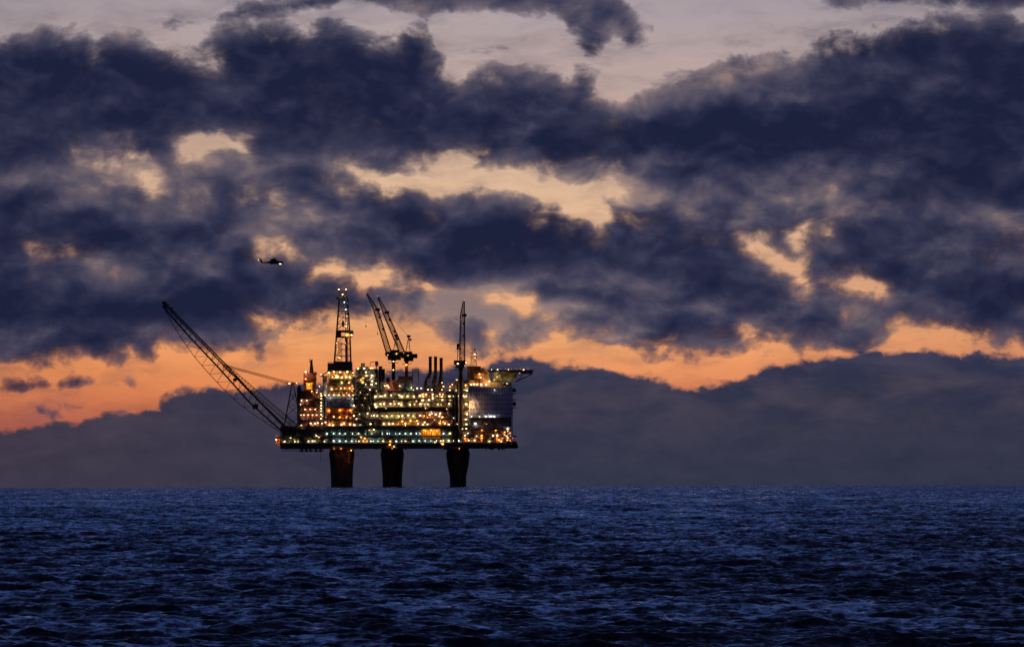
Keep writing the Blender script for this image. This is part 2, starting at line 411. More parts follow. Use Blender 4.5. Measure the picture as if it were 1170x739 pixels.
# the afterglow is strongest left of the middle and dies away round the horizon
mpx = M(nt, 'ABSOLUTE', M(nt, 'ADD', sep.outputs[0], 260))
side = M(nt, 'DIVIDE', mpx, 6000, clamp=True)
back = M(nt, 'MULTIPLY_ADD', M(nt, 'DIVIDE', sep.outputs[1], 8100), 0.5, 0.5, clamp=True)
clear = mix(nt, M(nt, 'MULTIPLY', side, .9), clear, srgb(96, 100, 140))
gl = M(nt, 'SUBTRACT', 1.0, M(nt, 'DIVIDE', M(nt, 'ABSOLUTE', M(nt, 'SUBTRACT', sep.outputs[0], 40)), 520, clamp=True))
clear = mix(nt, M(nt, 'MULTIPLY', gl, M(nt, 'SUBTRACT', 1.0, M(nt, 'DIVIDE', el_, 420, clamp=True))), clear, mix(nt, 1.0, clear, (1.04, 1.16, 1.22), 'MULTIPLY'))
eastern = ramp(nt, back, [(0.0, (.30, .30, .36)), (0.55, (.42, .44, .5)), (0.85, (.85, .86, .9)), (1.0, (1, 1, 1))])
cz = noise(mapped(1, 1, 5.0, (5, 9, 31), src=PWp), 1/120, 6, .55)
clear = mix(nt, 1.0, clear, ramp(nt, cz, [(.32, (.86, .84, .86)), (.5, (1, 1, 1)), (.7, (1.07, 1.05, 1.03))]), 'MULTIPLY')
# cloud body: tone
tn = noise(mapped(1, 1, 2.5, (3, 8, 77), src=PWp), 1/115, 7, .47)
tn2 = noise(mapped(1, 1, 1.6, (63, 8, 7), src=PWp), 1/30, 5, .5)
sh = N(nt, 'ShaderNodeVectorMath', operation='ADD'); L(nt, PWp, sh.inputs[0]); sh.inputs[1].default_value = (-5, 0, 11)
n_up = noise(mapped(1, 1, 1.5, (37, 11, 5), src=sh.outputs[0]), 1/38, 3, .5)
n_lo = noise(mapped(1, 1, 1.5, (37, 11, 5), src=PWp), 1/38, 3, .5)
sh2 = N(nt, 'ShaderNodeVectorMath', operation='ADD'); L(nt, PWp, sh2.inputs[0]); sh2.inputs[1].default_value = (-8, 0, 24)
b_up = noise(mapped(1, 1, 1.6, src=sh2.outputs[0]), 1/110, 5, .5); b_lo = noise(mapped(1, 1, 1.6, src=PWp), 1/110, 5, .5)
relief = M(nt, 'ADD', M(nt, 'MULTIPLY', M(nt, 'SUBTRACT', n_up, n_lo), 1.2), M(nt, 'MULTIPLY', M(nt, 'SUBTRACT', b_up, b_lo), 2.6))
inner = M(nt, 'DIVIDE', thick, 60, clamp=True)
s = M(nt, 'ADD', M(nt, 'MULTIPLY', M(nt, 'SUBTRACT', tn, .5), 1.15), M(nt, 'MULTIPLY', M(nt, 'SUBTRACT', tn2, .5), .45))
s = M(nt, 'ADD', M(nt, 'ADD', s, .20), M(nt, 'ADD', ton, M(nt, 'MULTIPLY', inner, .55)))
s = M(nt, 'MULTIPLY_ADD', M(nt, 'ADD', s, relief), .68, .32)
body = ramp(nt, s, [(0.0, srgb(138, 118, 118)), (.17, srgb(104, 94, 104)), (.31, srgb(86, 80, 97)), (.45, srgb(70, 68, 89)), (.60, srgb(54, 55, 80)), (.78, srgb(41, 44, 70)), (1.0, srgb(28, 33, 60))])
lit = mix(nt, alpha, clear, body)
# low bank on the horizon
bf = M(nt, 'ADD', M(nt, 'MULTIPLY', M(nt, 'SUBTRACT', n_mid, .5), 34), M(nt, 'MULTIPLY', M(nt, 'SUBTRACT', n_fin, .5), 12))
bt = M(nt, 'ADD', bnk, bf)
bl = M(nt, 'DIVIDE', M(nt, 'ADD', bt, 2), 9, clamp=True)
balpha = M(nt, 'MULTIPLY', M(nt, 'MULTIPLY', bl, bl), M(nt, 'SUBTRACT', 3, M(nt, 'MULTIPLY', bl, 2)))
bn = noise(mapped(1, 1, 3.2, (9, 4, 21), src=PWp), 1/85, 8, .55)
bcol = ramp(nt, M(nt, 'ADD', M(nt, 'DIVIDE', el_, 170), 0, clamp=True), [(0.0, srgb(52,54,73)), (.25, srgb(59,59,77)), (.6, srgb(71,65,80)), (1.0, srgb(74,74,98))])
bdark = ramp(nt, M(nt, 'ADD', M(nt, 'DIVIDE', el_, 170), 0, clamp=True), [(0.0, srgb(51,53,72)), (.25, srgb(53,54,73)), (.6, srgb(50,52,74)), (1.0, srgb(46,51,80))])
bwarm = M(nt, 'MULTIPLY', M(nt, 'SUBTRACT', 1, M(nt, 'DIVIDE', M(nt, 'ADD', sep.outputs[0], 640), 560, clamp=True)), .42)
bcol = mix(nt, ramp(nt, bn, [(.38, (0,0,0)), (.62, (1,1,1))]), bdark, bcol)
bcol = mix(nt, bwarm, bcol, srgb(82, 66, 76))
bsh = noise(mapped(1, 1, 2.4, (9, 40, 2), src=PWp), 1/45, 6, .55)
bcol = mix(nt, 1.0, bcol, ramp(nt, bsh, [(.3, (.86, .88, .92)), (.7, (1.13, 1.10, 1.07))]), 'MULTIPLY')
final = mix(nt, balpha, lit, bcol)
edge = M(nt, 'DIVIDE', M(nt, 'SUBTRACT', M(nt, 'ABSOLUTE', sep.outputs[0]), 250), 900, clamp=True)  # vignette put into the sky colour, darker towards both sides
final = mix(nt, M(nt, 'MULTIPLY', edge, .32), final, srgb(30, 34, 58))
final = mix(nt, 1.0, final, eastern, 'MULTIPLY')
L(nt, final, em.inputs[0]); em.inputs[1].default_value = 1.0
me.materials.append(m)
# ------------------------------------------------------------------ sea: one sheet to beyond the horizon, real waves
thv = np.radians(np.concatenate([np.linspace(-180, -12, 57)[:-1], np.linspace(-12, -4.9, 60)[:-1], np.linspace(-4.9, 4.9, 900)[:-1], np.linspace(4.9, 12, 60)[:-1], np.linspace(12, 180, 57)]))
rr = [0.5, 3, 8, 15, 25, 40, 60, 80, 100, 115, 130, 140]
r = 145.0
while r < 9500:
    rr.append(r); r += 0.125*(r/150)**1.28
rr += [10000, 11000, 13000, 17000, 23000, 29000]
rr = np.array(rr); T, R_ = np.meshgrid(thv, rr)
sx, sy = R_*np.sin(T), R_*np.cos(T)
z = np.zeros_like(sx); ox = np.zeros_like(sx); oy = np.zeros_like(sx)
dr = np.gradient(rr)[:, None]
rg = np.random.default_rng(3)
K = 96
for i in range(K):
    lam = 0.45*(70/0.45)**(i/(K-1)) * rg.uniform(.9, 1.1)
    ang = rg.normal(0, 0.75 if lam < 1.2 else 0.5) + 0.1
    kx, ky = 2*np.pi/lam*np.sin(ang), -2*np.pi/lam*np.cos(ang)
    slope = 0.060 if lam < 1.8 else 0.062*(1.8/lam)**0.85
    amp = slope*lam/(2*np.pi)
    fade = np.clip(lam/(1.3*dr), 0, 1)[:, 0]
    rows = np.where(fade > 0.15)[0]
    if len(rows) == 0: continue
    a, b2 = rows[0], rows[-1]+1
    ph = (kx*sx[a:b2]+ky*sy[a:b2]+rg.uniform(0, 6.28)).astype(np.float32)
    fa = (amp*fade[a:b2, None]).astype(np.float32)
    # slow grouping of the wave trains
    s_, c_ = np.sin(ph), np.cos(ph)
    z[a:b2] += fa*s_
    hz = 0.75
    ox[a:b2] += hz*fa*c_*np.sin(ang); oy[a:b2] += -hz*fa*c_*np.cos(ang)
verts = np.stack([sx+ox, sy+oy, z - R_**2/(2*RE)], -1).reshape(-1, 3)
nr, nc = sx.shape; idx = np.arange(nr*nc).reshape(nr, nc)
quads = np.stack([idx[:-1, :-1], idx[:-1, 1:], idx[1:, 1:], idx[1:, :-1]], -1).reshape(-1, 4)
me = grid_mesh('sea', verts, quads)
sea = bpy.data.objects.new('sea', me); C.objects.link(sea); sea['kind'] = 'structure'
m, nt = new_mat('sea_water'); out = N(nt, 'ShaderNodeOutputMaterial'); b = N(nt, 'ShaderNodeBsdfPrincipled'); L(nt, b.outputs[0], out.inputs[0])
b.inputs['Base Color'].default_value = (0.002, 0.0055, 0.018, 1); b.inputs['IOR'].default_value = 1.34; b.inputs['Roughness'].default_value = 0.07
geo = N(nt, 'ShaderNodeNewGeometry'); tc = N(nt, 'ShaderNodeTexCoord')
def nz(scale, sxyz, k, det=3):
    mp = N(nt, 'ShaderNodeMapping'); mp.inputs['Scale'].default_value = sxyz; mp.inputs['Rotation'].default_value = (0, 0, .15); L(nt, tc.outputs['Object'], mp.inputs[0])
    n = N(nt, 'ShaderNodeTexNoise'); n.inputs['Scale'].default_value = scale; n.inputs['Detail'].default_value = det; n.inputs['Roughness'].default_value = .6; L(nt, mp.outputs[0], n.inputs['Vector'])
    a = N(nt, 'ShaderNodeVectorMath', operation='SUBTRACT'); L(nt, n.outputs['Color'], a.inputs[0]); a.inputs[1].default_value = (.5, .5, .5)
    s = N(nt, 'ShaderNodeVectorMath', operation='MULTIPLY'); L(nt, a.outputs[0], s.inputs[0]); s.inputs[1].default_value = (k*.6, k, 0)
    return s.outputs[0]
bias = N(nt, 'ShaderNodeVectorMath', operation='ADD'); L(nt, geo.outputs['Normal'], bias.inputs[0]); bias.inputs[1].default_value = (0, -.18, 0); tot = bias.outputs[0]
for args in ((5.0, (1, .7, 1), .8, 3), (1.5, (1, .55, 1), 1.0, 4), (.28, (1, .3, 1), .8, 5), (.05, (1, .25, 1), .5, 5)):
    a = N(nt, 'ShaderNodeVectorMath', operation='ADD'); L(nt, tot, a.inputs[0]); L(nt, nz(*args), a.inputs[1]); tot = a.outputs[0]
nn = N(nt, 'ShaderNodeVectorMath', operation='NORMALIZE'); L(nt, tot, nn.inputs[0]); L(nt, nn.outputs[0], b.inputs['Normal'])
me.materials.append(m)

# wash around the legs
m, nt = new_mat('sea_foam'); out = N(nt, 'ShaderNodeOutputMaterial'); b = N(nt, 'ShaderNodeBsdfPrincipled'); b.inputs['Roughness'].default_value = .6
tc = N(nt, 'ShaderNodeTexCoord'); n = N(nt, 'ShaderNodeTexNoise'); n.inputs['Scale'].default_value = .5; n.inputs['Detail'].default_value = 6; L(nt, tc.outputs['Object'], n.inputs['Vector'])
b.inputs['Base Color'].default_value = (.6, .64, .66, 1); L(nt, ramp(nt, n.outputs['Fac'], [(.46, (0, 0, 0)), (.6, (.8, .8, .8))]), b.inputs['Alpha']); L(nt, b.outputs[0], out.inputs[0]); MT['foam'] = m
# ------------------------------------------------------------------ the platform
rp = random.Random(4)
def Z(py, px=450): return W(px, py)[2]
def Xp(px, py=480): return W(px, py)[0]
plat = thing('oil_platform', 'large floodlit offshore oil platform standing on thick dark concrete legs in the sea', 'oil platform', W(455, 556.5))
YF = D - 30.0                                        # the platform's front plane
lamp_spots = []                                      # (px, py, y offset, kind, radius) collected per part
def pbox(b, x0, x1, ya, yb, y0, y1):
    """box given by photo x range, photo y range (top, bottom) and depth range from the front plane"""
    a = W(x0, ya); c = W(x1, yb); b.box(a[0], c[0], YF+y0, YF+y1, c[2], a[2]); return b
def pcyl(b, xa, ya, da, xb, yb, db, r, r1=None, k=8):
    p = W(xa, ya); q = W(xb, yb); b.cyl((p[0], YF+da, p[2]), (q[0], YF+db, q[2]), r, r1, k=k); return b

# legs: tapered shafts with a wider collar under the deck
def leg(xc, top, bot, wt, wc, wb, dep, collar_y):
    x = Xp(xc, 530); b = MB(); z = lambda py: Z(py, xc)
    h = U/2
    b.lathe((x, YF+dep), [(wb*h, SEA_Z-12), (wb*h, z(546)), (wb*h*1.012, z(545.8)), (wb*h*1.012, z(545)), (wb*h, z(544.6)), (wt*h*.965, z(collar_y+10)), (wt*h*.985, z(collar_y+9.5)), (wt*h*.985, z(collar_y+8.8)), (wt*h*.97, z(collar_y+8)),
        (wc*h, z(collar_y)), (wc*h, z(collar_y-3)), (wt*h*.98, z(collar_y-5)), (wt*h, z(top))], k=40)
    for q in (-.55, .1, .62):                     # caissons and cable risers running down the shaft
        b.cyl((x+wt*h*q, YF+dep-wt*h*math.sqrt(1-q*q)-.4, z(top)), (x+wb*h*q, YF+dep-wb*h*math.sqrt(1-q*q)-.3, SEA_Z-4), .35, k=6)
    return b.build('concrete_leg', MT['concrete'], plat)
leg(391.2, 510, 556, 27.6, 29.0, 24.8, 14, 520)
leg(447.8, 510, 556, 25.6, 26.8, 22.4, 46, 520)
l3 = leg(523.4, 510, 556, 25.4, 27.0, 18.6, 22, 520)

fm = MB()
for (xc, wb, dep) in ((391.2, 24.8, 14), (447.8, 22.4, 46), (523.4, 18.6, 22)):
    x = Xp(xc, 555); n0 = len(fm.v); r0 = wb*U/2; R2 = random.Random(int(xc))
    for k in range(48):
        t = 2*math.pi*k/48; r1 = r0*R2.uniform(1.15, 1.9)
        fm.v.append((x+r0*.98*math.cos(t), YF+dep+r0*.98*math.sin(t), SEA_Z+.55)); fm.v.append((x+r1*math.cos(t), YF+dep+r1*1.5*math.sin(t), SEA_Z+R2.uniform(.1, .35)))
    for k in range(48):
        a = n0+2*k; c = n0+2*((k+1) % 48); fm.f.append((a, a+1, c+1, c)); fm.m.append(0)
fo = fm.build('foam', MT['foam'], None, base=Vector((0, 0, 0))); fo['kind'] = 'stuff'; fo['label'] = 'white wash of foam round the feet of the concrete legs'; fo['category'] = 'foam'
def rail(b, x0, x1, py, d, h=1.1):
    z = Z(py); a, c = Xp(x0, py), Xp(x1, py)
    for q in (0.55, h): b.box(a, c, YF+d-.05, YF+d+.05, z+q-.05, z+q+.05)
    n = max(2, int(abs(c-a)/2.2))
    for i in range(n+1):
        t = a+(c-a)*i/n; b.box(t-.05, t+.05, YF+d-.05, YF+d+.05, z, z+h)

def module(name, x0, x1, levels, wall, slabm='steel', dep=5, d0=0, thick=1.0, cols=5.0, clutter=1.0, back=58, label=None, pipe='pipe', vess='olive', seed=None):
    """a stack of open process decks: recessed back wall, deck plates, columns, pipework, vessels and hand rails"""
    R_ = random.Random(seed if seed is not None else int(x0*7+levels[0]*3))
    b = MB(); pbox(b, x0+.15, x1-.15, levels[0]+.2, levels[-1]-.2, d0+dep, back)
    # stiffened wall panels
    n = int((x1-x0)/2.6)
    for i in range(n):
        if R_.random() < .7:
            x = x0+.4+(x1-x0-.8)*i/n
            pbox(b, x, x+R_.uniform(.5, 1.8), levels[0]+.5, levels[-1]-.5, d0+dep-R_.uniform(.3, 1.6), d0+dep-.003*(i+1))
    root = b.build(name, MT[wall], plat)
    if label: root['label'] = label
    s = MB()
    for i, y in enumerate(levels):
        pbox(s, x0, x1, y-thick/2, y+thick/2, d0, d0+dep+.3)
    nx = max(1, int((x1-x0)/cols))
    for i in range(nx+1):
        x = x0+.35+(x1-x0-.7)*i/nx
        pbox(s, x-.32, x+.32, levels[0], levels[-1], d0+.35, d0+1.0)
    for i in range(nx):                                   # cross bracing in some bays
        for j in range(len(levels)-1):
            if R_.random() < .22*clutter:
                xa = x0+(x1-x0)*i/nx; xb = x0+(x1-x0)*(i+1)/nx
                if R_.random() < .5: xa, xb = xb, xa
                pcyl(s, xa, levels[j], d0+.7, xb, levels[j+1], d0+.7, .16, k=5)
    s.build('deck_frame', MT[slabm], root)
    h = MB()
    for y in levels[1:]: rail(h, x0+.2, x1-.2, y-thick/2, d0+.12)
    h.build('handrail', MT['olive'], root)
    p = MB(); vs = []
    for j in range(len(levels)-1):
        ya, yb = levels[j]+thick/2, levels[j+1]-thick/2; H = yb-ya
        x = x0+.8
        while x < x1-1.5:
            k = R_.random(); wd = R_.uniform(1.0, 4.2)
            if x+wd > x1-.5: break
            dd = d0+R_.uniform(1.6, max(2.0, dep-1.6))
            if k < .24*clutter:                            # vertical vessel / pump skid
                v = MB(); hh = H*R_.uniform(.45, .9); r = min(wd, 3.2)*U*.42
                c = W(x+wd/2, yb); zt = W(x+wd/2, yb-hh)[2]
                v.lathe((c[0], YF+dd), [(r*.9, c[2]), (r, c[2]+.2), (r, zt-r*.5), (r*.75, zt-r*.2), (r*.25, zt)], k=14); vs.append(v)
            elif k < .42*clutter:                          # horizontal vessel
                v = MB(); r = min(H*.34*U, 1.3); yc = yb-H*R_.uniform(.35, .55)
                a = W(x, yc); c = W(x+wd, yc)
                v.cyl((a[0], YF+dd, a[2]), (c[0], YF+dd, c[2]), r, k=12); v.ball((a[0], YF+dd, a[2]), r*.98, k=10, sq=(.5, 1, 1)); v.ball((c[0], YF+dd, c[2]), r*.98, k=10, sq=(.5, 1, 1))
                for q in (.2, .8): v.box(a[0]+(c[0]-a[0])*q-.15, a[0]+(c[0]-a[0])*q+.15, YF+dd-r*.7, YF+dd+r*.7, W(x, yb)[2], a[2]-r*.8)
                vs.append(v)
            elif k < .72:                                  # cabinet or skid
                hh = H*R_.uniform(.3, .8); pbox(p, x, x+wd, yb-hh, yb, dd, dd+R_.uniform(1, 2.4))
                pbox(p, x+wd*.2, x+wd*.6, yb-hh-H*.12, yb-hh-.02, dd+.2, dd+1)
            else:                                          # pipe riser with elbows
                for q in range(R_.randint(1, 4)):
                    xx = x+q*.5; r = R_.uniform(.12, .3); ym = ya+H*R_.uniform(.1, .6); d3 = dd-R_.uniform(0, 1.4)
                    pcyl(p, xx, yb, d3, xx, ym, d3, r, k=6); pcyl(p, xx, ym, d3, xx+wd*R_.choice((-.6, 1)), ym, d3, r, k=6)
            x += wd+R_.uniform(.1, 1.2)
        for q in range(int(2*clutter)+1):                  # long pipe runs below the deck above
            yy = ya+R_.uniform(.15, H*.4); r = R_.uniform(.1, .26); xa = R_.uniform(x0, x0+(x1-x0)*.4); xb = R_.uniform(x0+(x1-x0)*.5, x1)
            d3 = d0+R_.uniform(1.2, dep-.6); pcyl(p, xa, yy, d3, xb, yy, d3, r, k=6)
    if p.v: p.build('pipework', MT[pipe], root)
    for v in vs[:14]: v.build('process_vessel', MT[vess], root, smooth=False)
    return root

# ---- supporting deck (long box girder truss under everything)
b = MB()
pbox(b, 322, 591, 507.6, 512.0, 0, 60); pbox(b, 321.6, 591, 506.6, 507.6, -1, 61)
for i in range(44):                                        # under-deck stiffeners and hanging bits
    x = rp.uniform(323, 588); wd = rp.uniform(.6, 3.2)
    pbox(b, x, x+wd, 511.9, 512+rp.uniform(.3, 1.5 if x < 540 else 2.3), rp.uniform(.5, 6), rp.uniform(8, 40))
deck = b.build('main_deck', MT['black'], plat); 
g = MB()
pbox(g, 322, 538, 486.9, 490.3, -.4, 2)
pbox(g, 322, 590, 498.3, 499.5, .2, 2)
for x in [322.6, 345, 371, 396, 412, 441, 470, 505, 520, 536.5, 553, 570, 583]:
    pbox(g, x-.6, x+.6, 490.3, 507, 0.1, 1.7)
for x0, x1, ya, yb in ((323, 345, 507, 490), (345, 323, 507, 499), (536.5, 553, 490, 507), (570, 553, 490, 507), (570, 583, 492, 507), (520, 533, 490, 507), (520, 508, 507, 491), (371, 345, 507, 490), (396, 412, 507, 490), (470, 441, 507, 499)):
    pcyl(g, x0, ya, .9, x1, yb, .9, .55, k=6)
g.build('truss_frame', MT['black'], deck)
b = MB(); pbox(b, 322.5, 344, 514.5, 515.2, 2, 12)       # hanging walkway under the left end
for x in (343.5, 350, 356, 362, 369): pbox(b, x, x+.35, 512, 515, 3, 3.4); 
pbox(b, 343, 371, 514.6, 515.6, 3, 11); rail(b, 343, 371, 514.6, 3)
for x in (345, 350, 354.5, 361, 366): pbox(b, x, x+2.6, 513.2, 516.3, 4, 7)
pcyl(b, 367.2, 515, 5, 367.2, 528, 5, .1)
b.v = [q for q in b.v]
b.build('hanging_walkway', MT['steel'], plat)

M_ = {}
M_['left_low'] = module('deck_module', 323.5, 371, [490, 499, 507], 'black', thick=.9, clutter=.6, pipe='teal', vess='teal')
M_['mid_low'] = module('deck_module', 371, 441, [490, 499, 507], 'teal', thick=.8, clutter=.8, pipe='teal', vess='teal')
M_['mid_low2'] = module('deck_module', 441, 520, [490, 499, 507], 'teal', thick=.8, clutter=.8, pipe='teal', vess='teal')
M_['right_low'] = module('deck_module', 520, 583, [491.5, 507], 'ochre', thick=.8, clutter=1.3, pipe='pipe', vess='orange')
# orange shelter let into the lower decks, its glow emitted by the walls
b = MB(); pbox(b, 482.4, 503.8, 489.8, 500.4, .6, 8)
cab = b.build('control_cabin', MT['orange_glow'], plat); cab['label'] = 'orange shelter with its glow put into the wall colour'
b = MB()
for k in range(8): pbox(b, 483+k*2.7, 483.3+k*2.7, 490, 500.2, .5, .6)
pbox(b, 482, 504.2, 489.2, 489.9, -.6, 8.4); pbox(b, 482.2, 504, 500.3, 500.9, -.6, 8.2); b.build('cabin_frame', MT['ochre'], cab)
# ---- drilling side, left
M_['drill_left'] = module('utility_module', 345.2, 370.6, [447.5, 455.5, 464.5, 472, 480.5, 487.2], 'red', thick=.9, clutter=1, pipe='red', vess='red')
b = MB()                                                   # dark wind wall at the left edge
pbox(b, 340.8, 345, 444, 488, -.5, 40); pbox(b, 341.4, 344.4, 441, 444, 2, 20)
b.build('wind_wall', MT['black'], plat)
# tower house with spire
b = MB(); pbox(b, 348, 361.8, 426.6, 455.4, 3, 22); pbox(b, 347.4, 362.4, 433.5, 434.6, 2, 23); pbox(b, 348.6, 352, 424.3, 426.6, 4, 20); pbox(b, 358.6, 362.6, 425.6, 428, 4, 20)
th = b.build('tower_house', MT['red'], plat)
b = MB()
pcyl(b, 357, 427, 10, 356.6, 411.5, 10, 1.6, .55, k=8); pbox(b, 354.6, 355.2, 409.8, 414, 9.5, 10.3); pbox(b, 357.4, 358, 410.4, 414, 9.5, 10.3); pbox(b, 354.4, 358.2, 414, 414.7, 9, 11)
for k in range(4): pbox(b, 355-.2*k, 358.2+.2*k, 416+k*2.6, 416.5+k*2.6, 8.6, 11.4)
b.build('spire', MT['black'], th)
b = MB(); pbox(b, 351.4, 358, 438.4, 445, .9, 3); pbox(b, 350.9, 358.5, 437.7, 438.4, .6, 3.2); b.build('porch_glow_box', MT['orange_glow'], th)  # porch light put into the box itself as emission
# ladder tower with the vertical row of lamps
b = MB(); lattice(b, W(368.6, 487)+Vector((0, -31.5, 0)), W(368.6, 450)+Vector((0, -31.5, 0)), (2.4, 2.4), (2.4, 2.4), 12)
b.build('stair_tower', MT['steel'], plat)
# drilling module
b = MB(); pbox(b, 375.4, 403, 415.6, 424, 2, 26); pbox(b, 374.9, 403.6, 423.4, 424.4, 1.2, 27); pbox(b, 382, 402.5, 413.6, 415.6, 4, 24)
for k in range(9): pbox(b, 376+k*3, 376.4+k*3, 416, 423.3, 1.8, 2)
df = b.build('drill_floor_box', MT['black'], plat)
rl = MB(); rail(rl, 375.6, 403, 415.6, 2.4); rail(rl, 376, 404, 415.6, 10); rl.build('handrail', MT['steel'], df)
M_['drill_top'] = module('drilling_module', 376.5, 404.8, [424.4, 434, 440, 447, 453.2], 'ochre', thick=.8, clutter=1.2, dep=5, d0=1.5, vess='orange', pipe='ochre')
b = MB(); pbox(b, 368, 377, 430, 431, 3, 12); pbox(b, 369.5, 374.5, 431, 452, 6, 20); pbox(b, 367, 371, 428.2, 430, 4, 8); pcyl(b, 377, 424.4, 5, 368, 429.5, 5, .4)
b.build('side_house', MT['grey'], plat)
b = MB(); pbox(b, 373.4, 405, 453.4, 465.6, .6, 50)
for k in range(7): pbox(b, 374+k*4.4, 374.5+k*4.4, 453.8, 465.2, .3, .6)
b.build('mud_module', MT['navy'], plat)
M_['drill_low'] = module('shaker_module', 373.4, 404.6, [465.8, 473, 479.6, 487.2], 'ochre', thick=.8, clutter=1, dep=4.6, pipe='orange', vess='orange')
M_['drill_right'] = module('pipe_rack_module', 405, 428.5, [445, 452.5, 461, 470, 479.5, 487.2], 'black', thick=.5, clutter=1.5, dep=5, pipe='grey', vess='steel', cols=3.4)
M_['grey_top'] = module('compressor_module', 407.2, 432.6, [422.4, 431, 438.6, 445], 'grey', thick=.7, clutter=1, dep=5, d0=1, pipe='grey', vess='teal')
b = MB(); pbox(b, 411.6, 421.6, 419.2, 422.2, 3, 20); pbox(b, 413.2, 417.6, 415.4, 419.2, 4, 12); 
pcyl(b, 423.2, 422, 4, 424.2, 414.2, 4, .16); pcyl(b, 424.2, 414.2, 4, 432.4, 413.6, 4, .2); pbox(b, 429.4, 432.9, 413.4, 418.6, 3, 9); pcyl(b, 431, 418, 5, 431, 422, 5, .3)
b.build('roof_plant', MT['steel'], M_['grey_top'])
b = MB(); pcyl(b, 435.4, 488, 3, 435.4, 419.4, 3, 1.25, k=12); pcyl(b, 435.4, 421, 3, 435.4, 419, 3, 1.4, k=12); pbox(b, 437.2, 440.4, 422, 452, 4, 12)
for k in range(8): pbox(b, 433.2, 437.6, 424+k*7.5, 424.5+k*7.5, 1.4, 4.6)
b.build('vent_stack', MT['black'], plat)
# ---- process side
M_['proc_a'] = module('process_module', 428.5, 476, [447.6, 456.5, 466, 470.5, 479.5, 487.2], 'olive', thick=1.0, clutter=1.1, cols=4.4)
M_['proc_b'] = module('process_module', 476, 519.6, [447.6, 455.2, 459.6, 466, 470, 479, 488.5], 'red', thick=.9, clutter=1.3, cols=4.2, vess='ochre', pipe='pipe')
M_['proc_c'] = module('process_module', 519.6, 536.2, [436, 448, 456.5, 466.5, 475.2, 481.4, 487, 492], 'teal', thick=1.1, clutter=1, cols=3.6)
for nm in ('proc_a', 'proc_b'):
    b = MB(); x0, x1 = (428.5, 476) if nm == 'proc_a' else (476, 511)
    pbox(b, x0, x1, 466.2, 470.2, -.5, -.02); b.build('fascia', MT['black'], M_[nm])
b = MB()                                                  # houses on the process roof
pbox(b, 440, 456.5, 434.5, 447, 5, 26); pbox(b, 442, 446, 431.5, 434.5, 6, 20)
b.build('roof_house', MT['red'], plat)
b = MB(); pbox(b, 456.8, 471.6, 434.6, 447, 3, 24); 
for k in range(5): pbox(b, 457.6+k*2.9, 458+k*2.9, 435, 446.8, 2.7, 3)
pcyl(b, 460, 441.5, 3, 460, 441.5, 2.2, 1.6, k=16); b.build('roof_house', MT['teal'], plat)
b = MB(); pbox(b, 455.6, 472, 430.2, 434.4, 2, 24); pbox(b, 470, 471.6, 430.2, 436, 1.4, 2); b.build('laydown_rack', MT['orange'], plat)
b = MB(); lattice(b, W(475.4, 447)+Vector((0,-22,0)), W(475.4, 422)+Vector((0,-22,0)), (4.2, 4.2), (4.2, 4.2), 4, r=.25, rb=.13)
pbox(b, 471.8, 479, 422, 423, 5, 11); pbox(b, 472, 478.8, 425, 425.6, 5, 11); b.build('access_tower', MT['steel'], plat)
# exhaust stacks, slanted at the foot
for (xt, yt, xf) in ((491.9, 407.8, 486.6), (497.9, 407.8, 496.2), (504.3, 409.2, 503.2)):
    b = MB()
    pcyl(b, xt, yt, 14, xt, 427, 14, 1.12, k=14); pcyl(b, xt, 426.6, 14, xf, 438, 14, 1.12, 1.5, k=14); pcyl(b, xf, 437.8, 14, xf, 449, 14, 1.5, k=14)
    pcyl(b, xt, yt-.1, 14, xt, yt+1.2, 14, 1.28, k=14); pcyl(b, xt, 416, 14, xt, 416.8, 14, 1.3, k=14); pcyl(b, xt, 424.5, 14, xt, 425.3, 14, 1.35, k=14)
    b.build('exhaust_stack', MT['black'], plat)
b = MB()
for x0, x1 in ((486, 508),):
    for y in (431.5, 437.5, 443): pbox(b, x0, x1, y, y+.6, 11, 17); 
    for x in (486, 490.6, 495.2, 500, 507.6): pcyl(b, x, 449, 11.2, x+(497-x)*.2, 430, 11.2, .2)
    for x in (486, 491, 500): pcyl(b, x, 443, 11.2, x+5, 431.5, 11.2, .16); pcyl(b, x+5, 449, 11.2, x, 437.5, 11.2, .16)
pbox(b, 487.5, 491, 441, 448, 10, 18); pbox(b, 497.5, 502, 440, 448, 10, 18)
b.build('stack_frame', MT['black'], plat)
b = MB(); pbox(b, 512, 520, 434.6, 435.4, 6, 12); pcyl(b, 512.4, 448, 6, 512.4, 434.6, 6, .18); pcyl(b, 519.6, 448, 6, 519.6, 434.6, 6, .18); pcyl(b, 512.4, 447, 6, 519.6, 436, 6, .14); pbox(b, 513, 519, 440.4, 448, 7, 14)
b.build('pipe_rack', MT['steel'], plat)

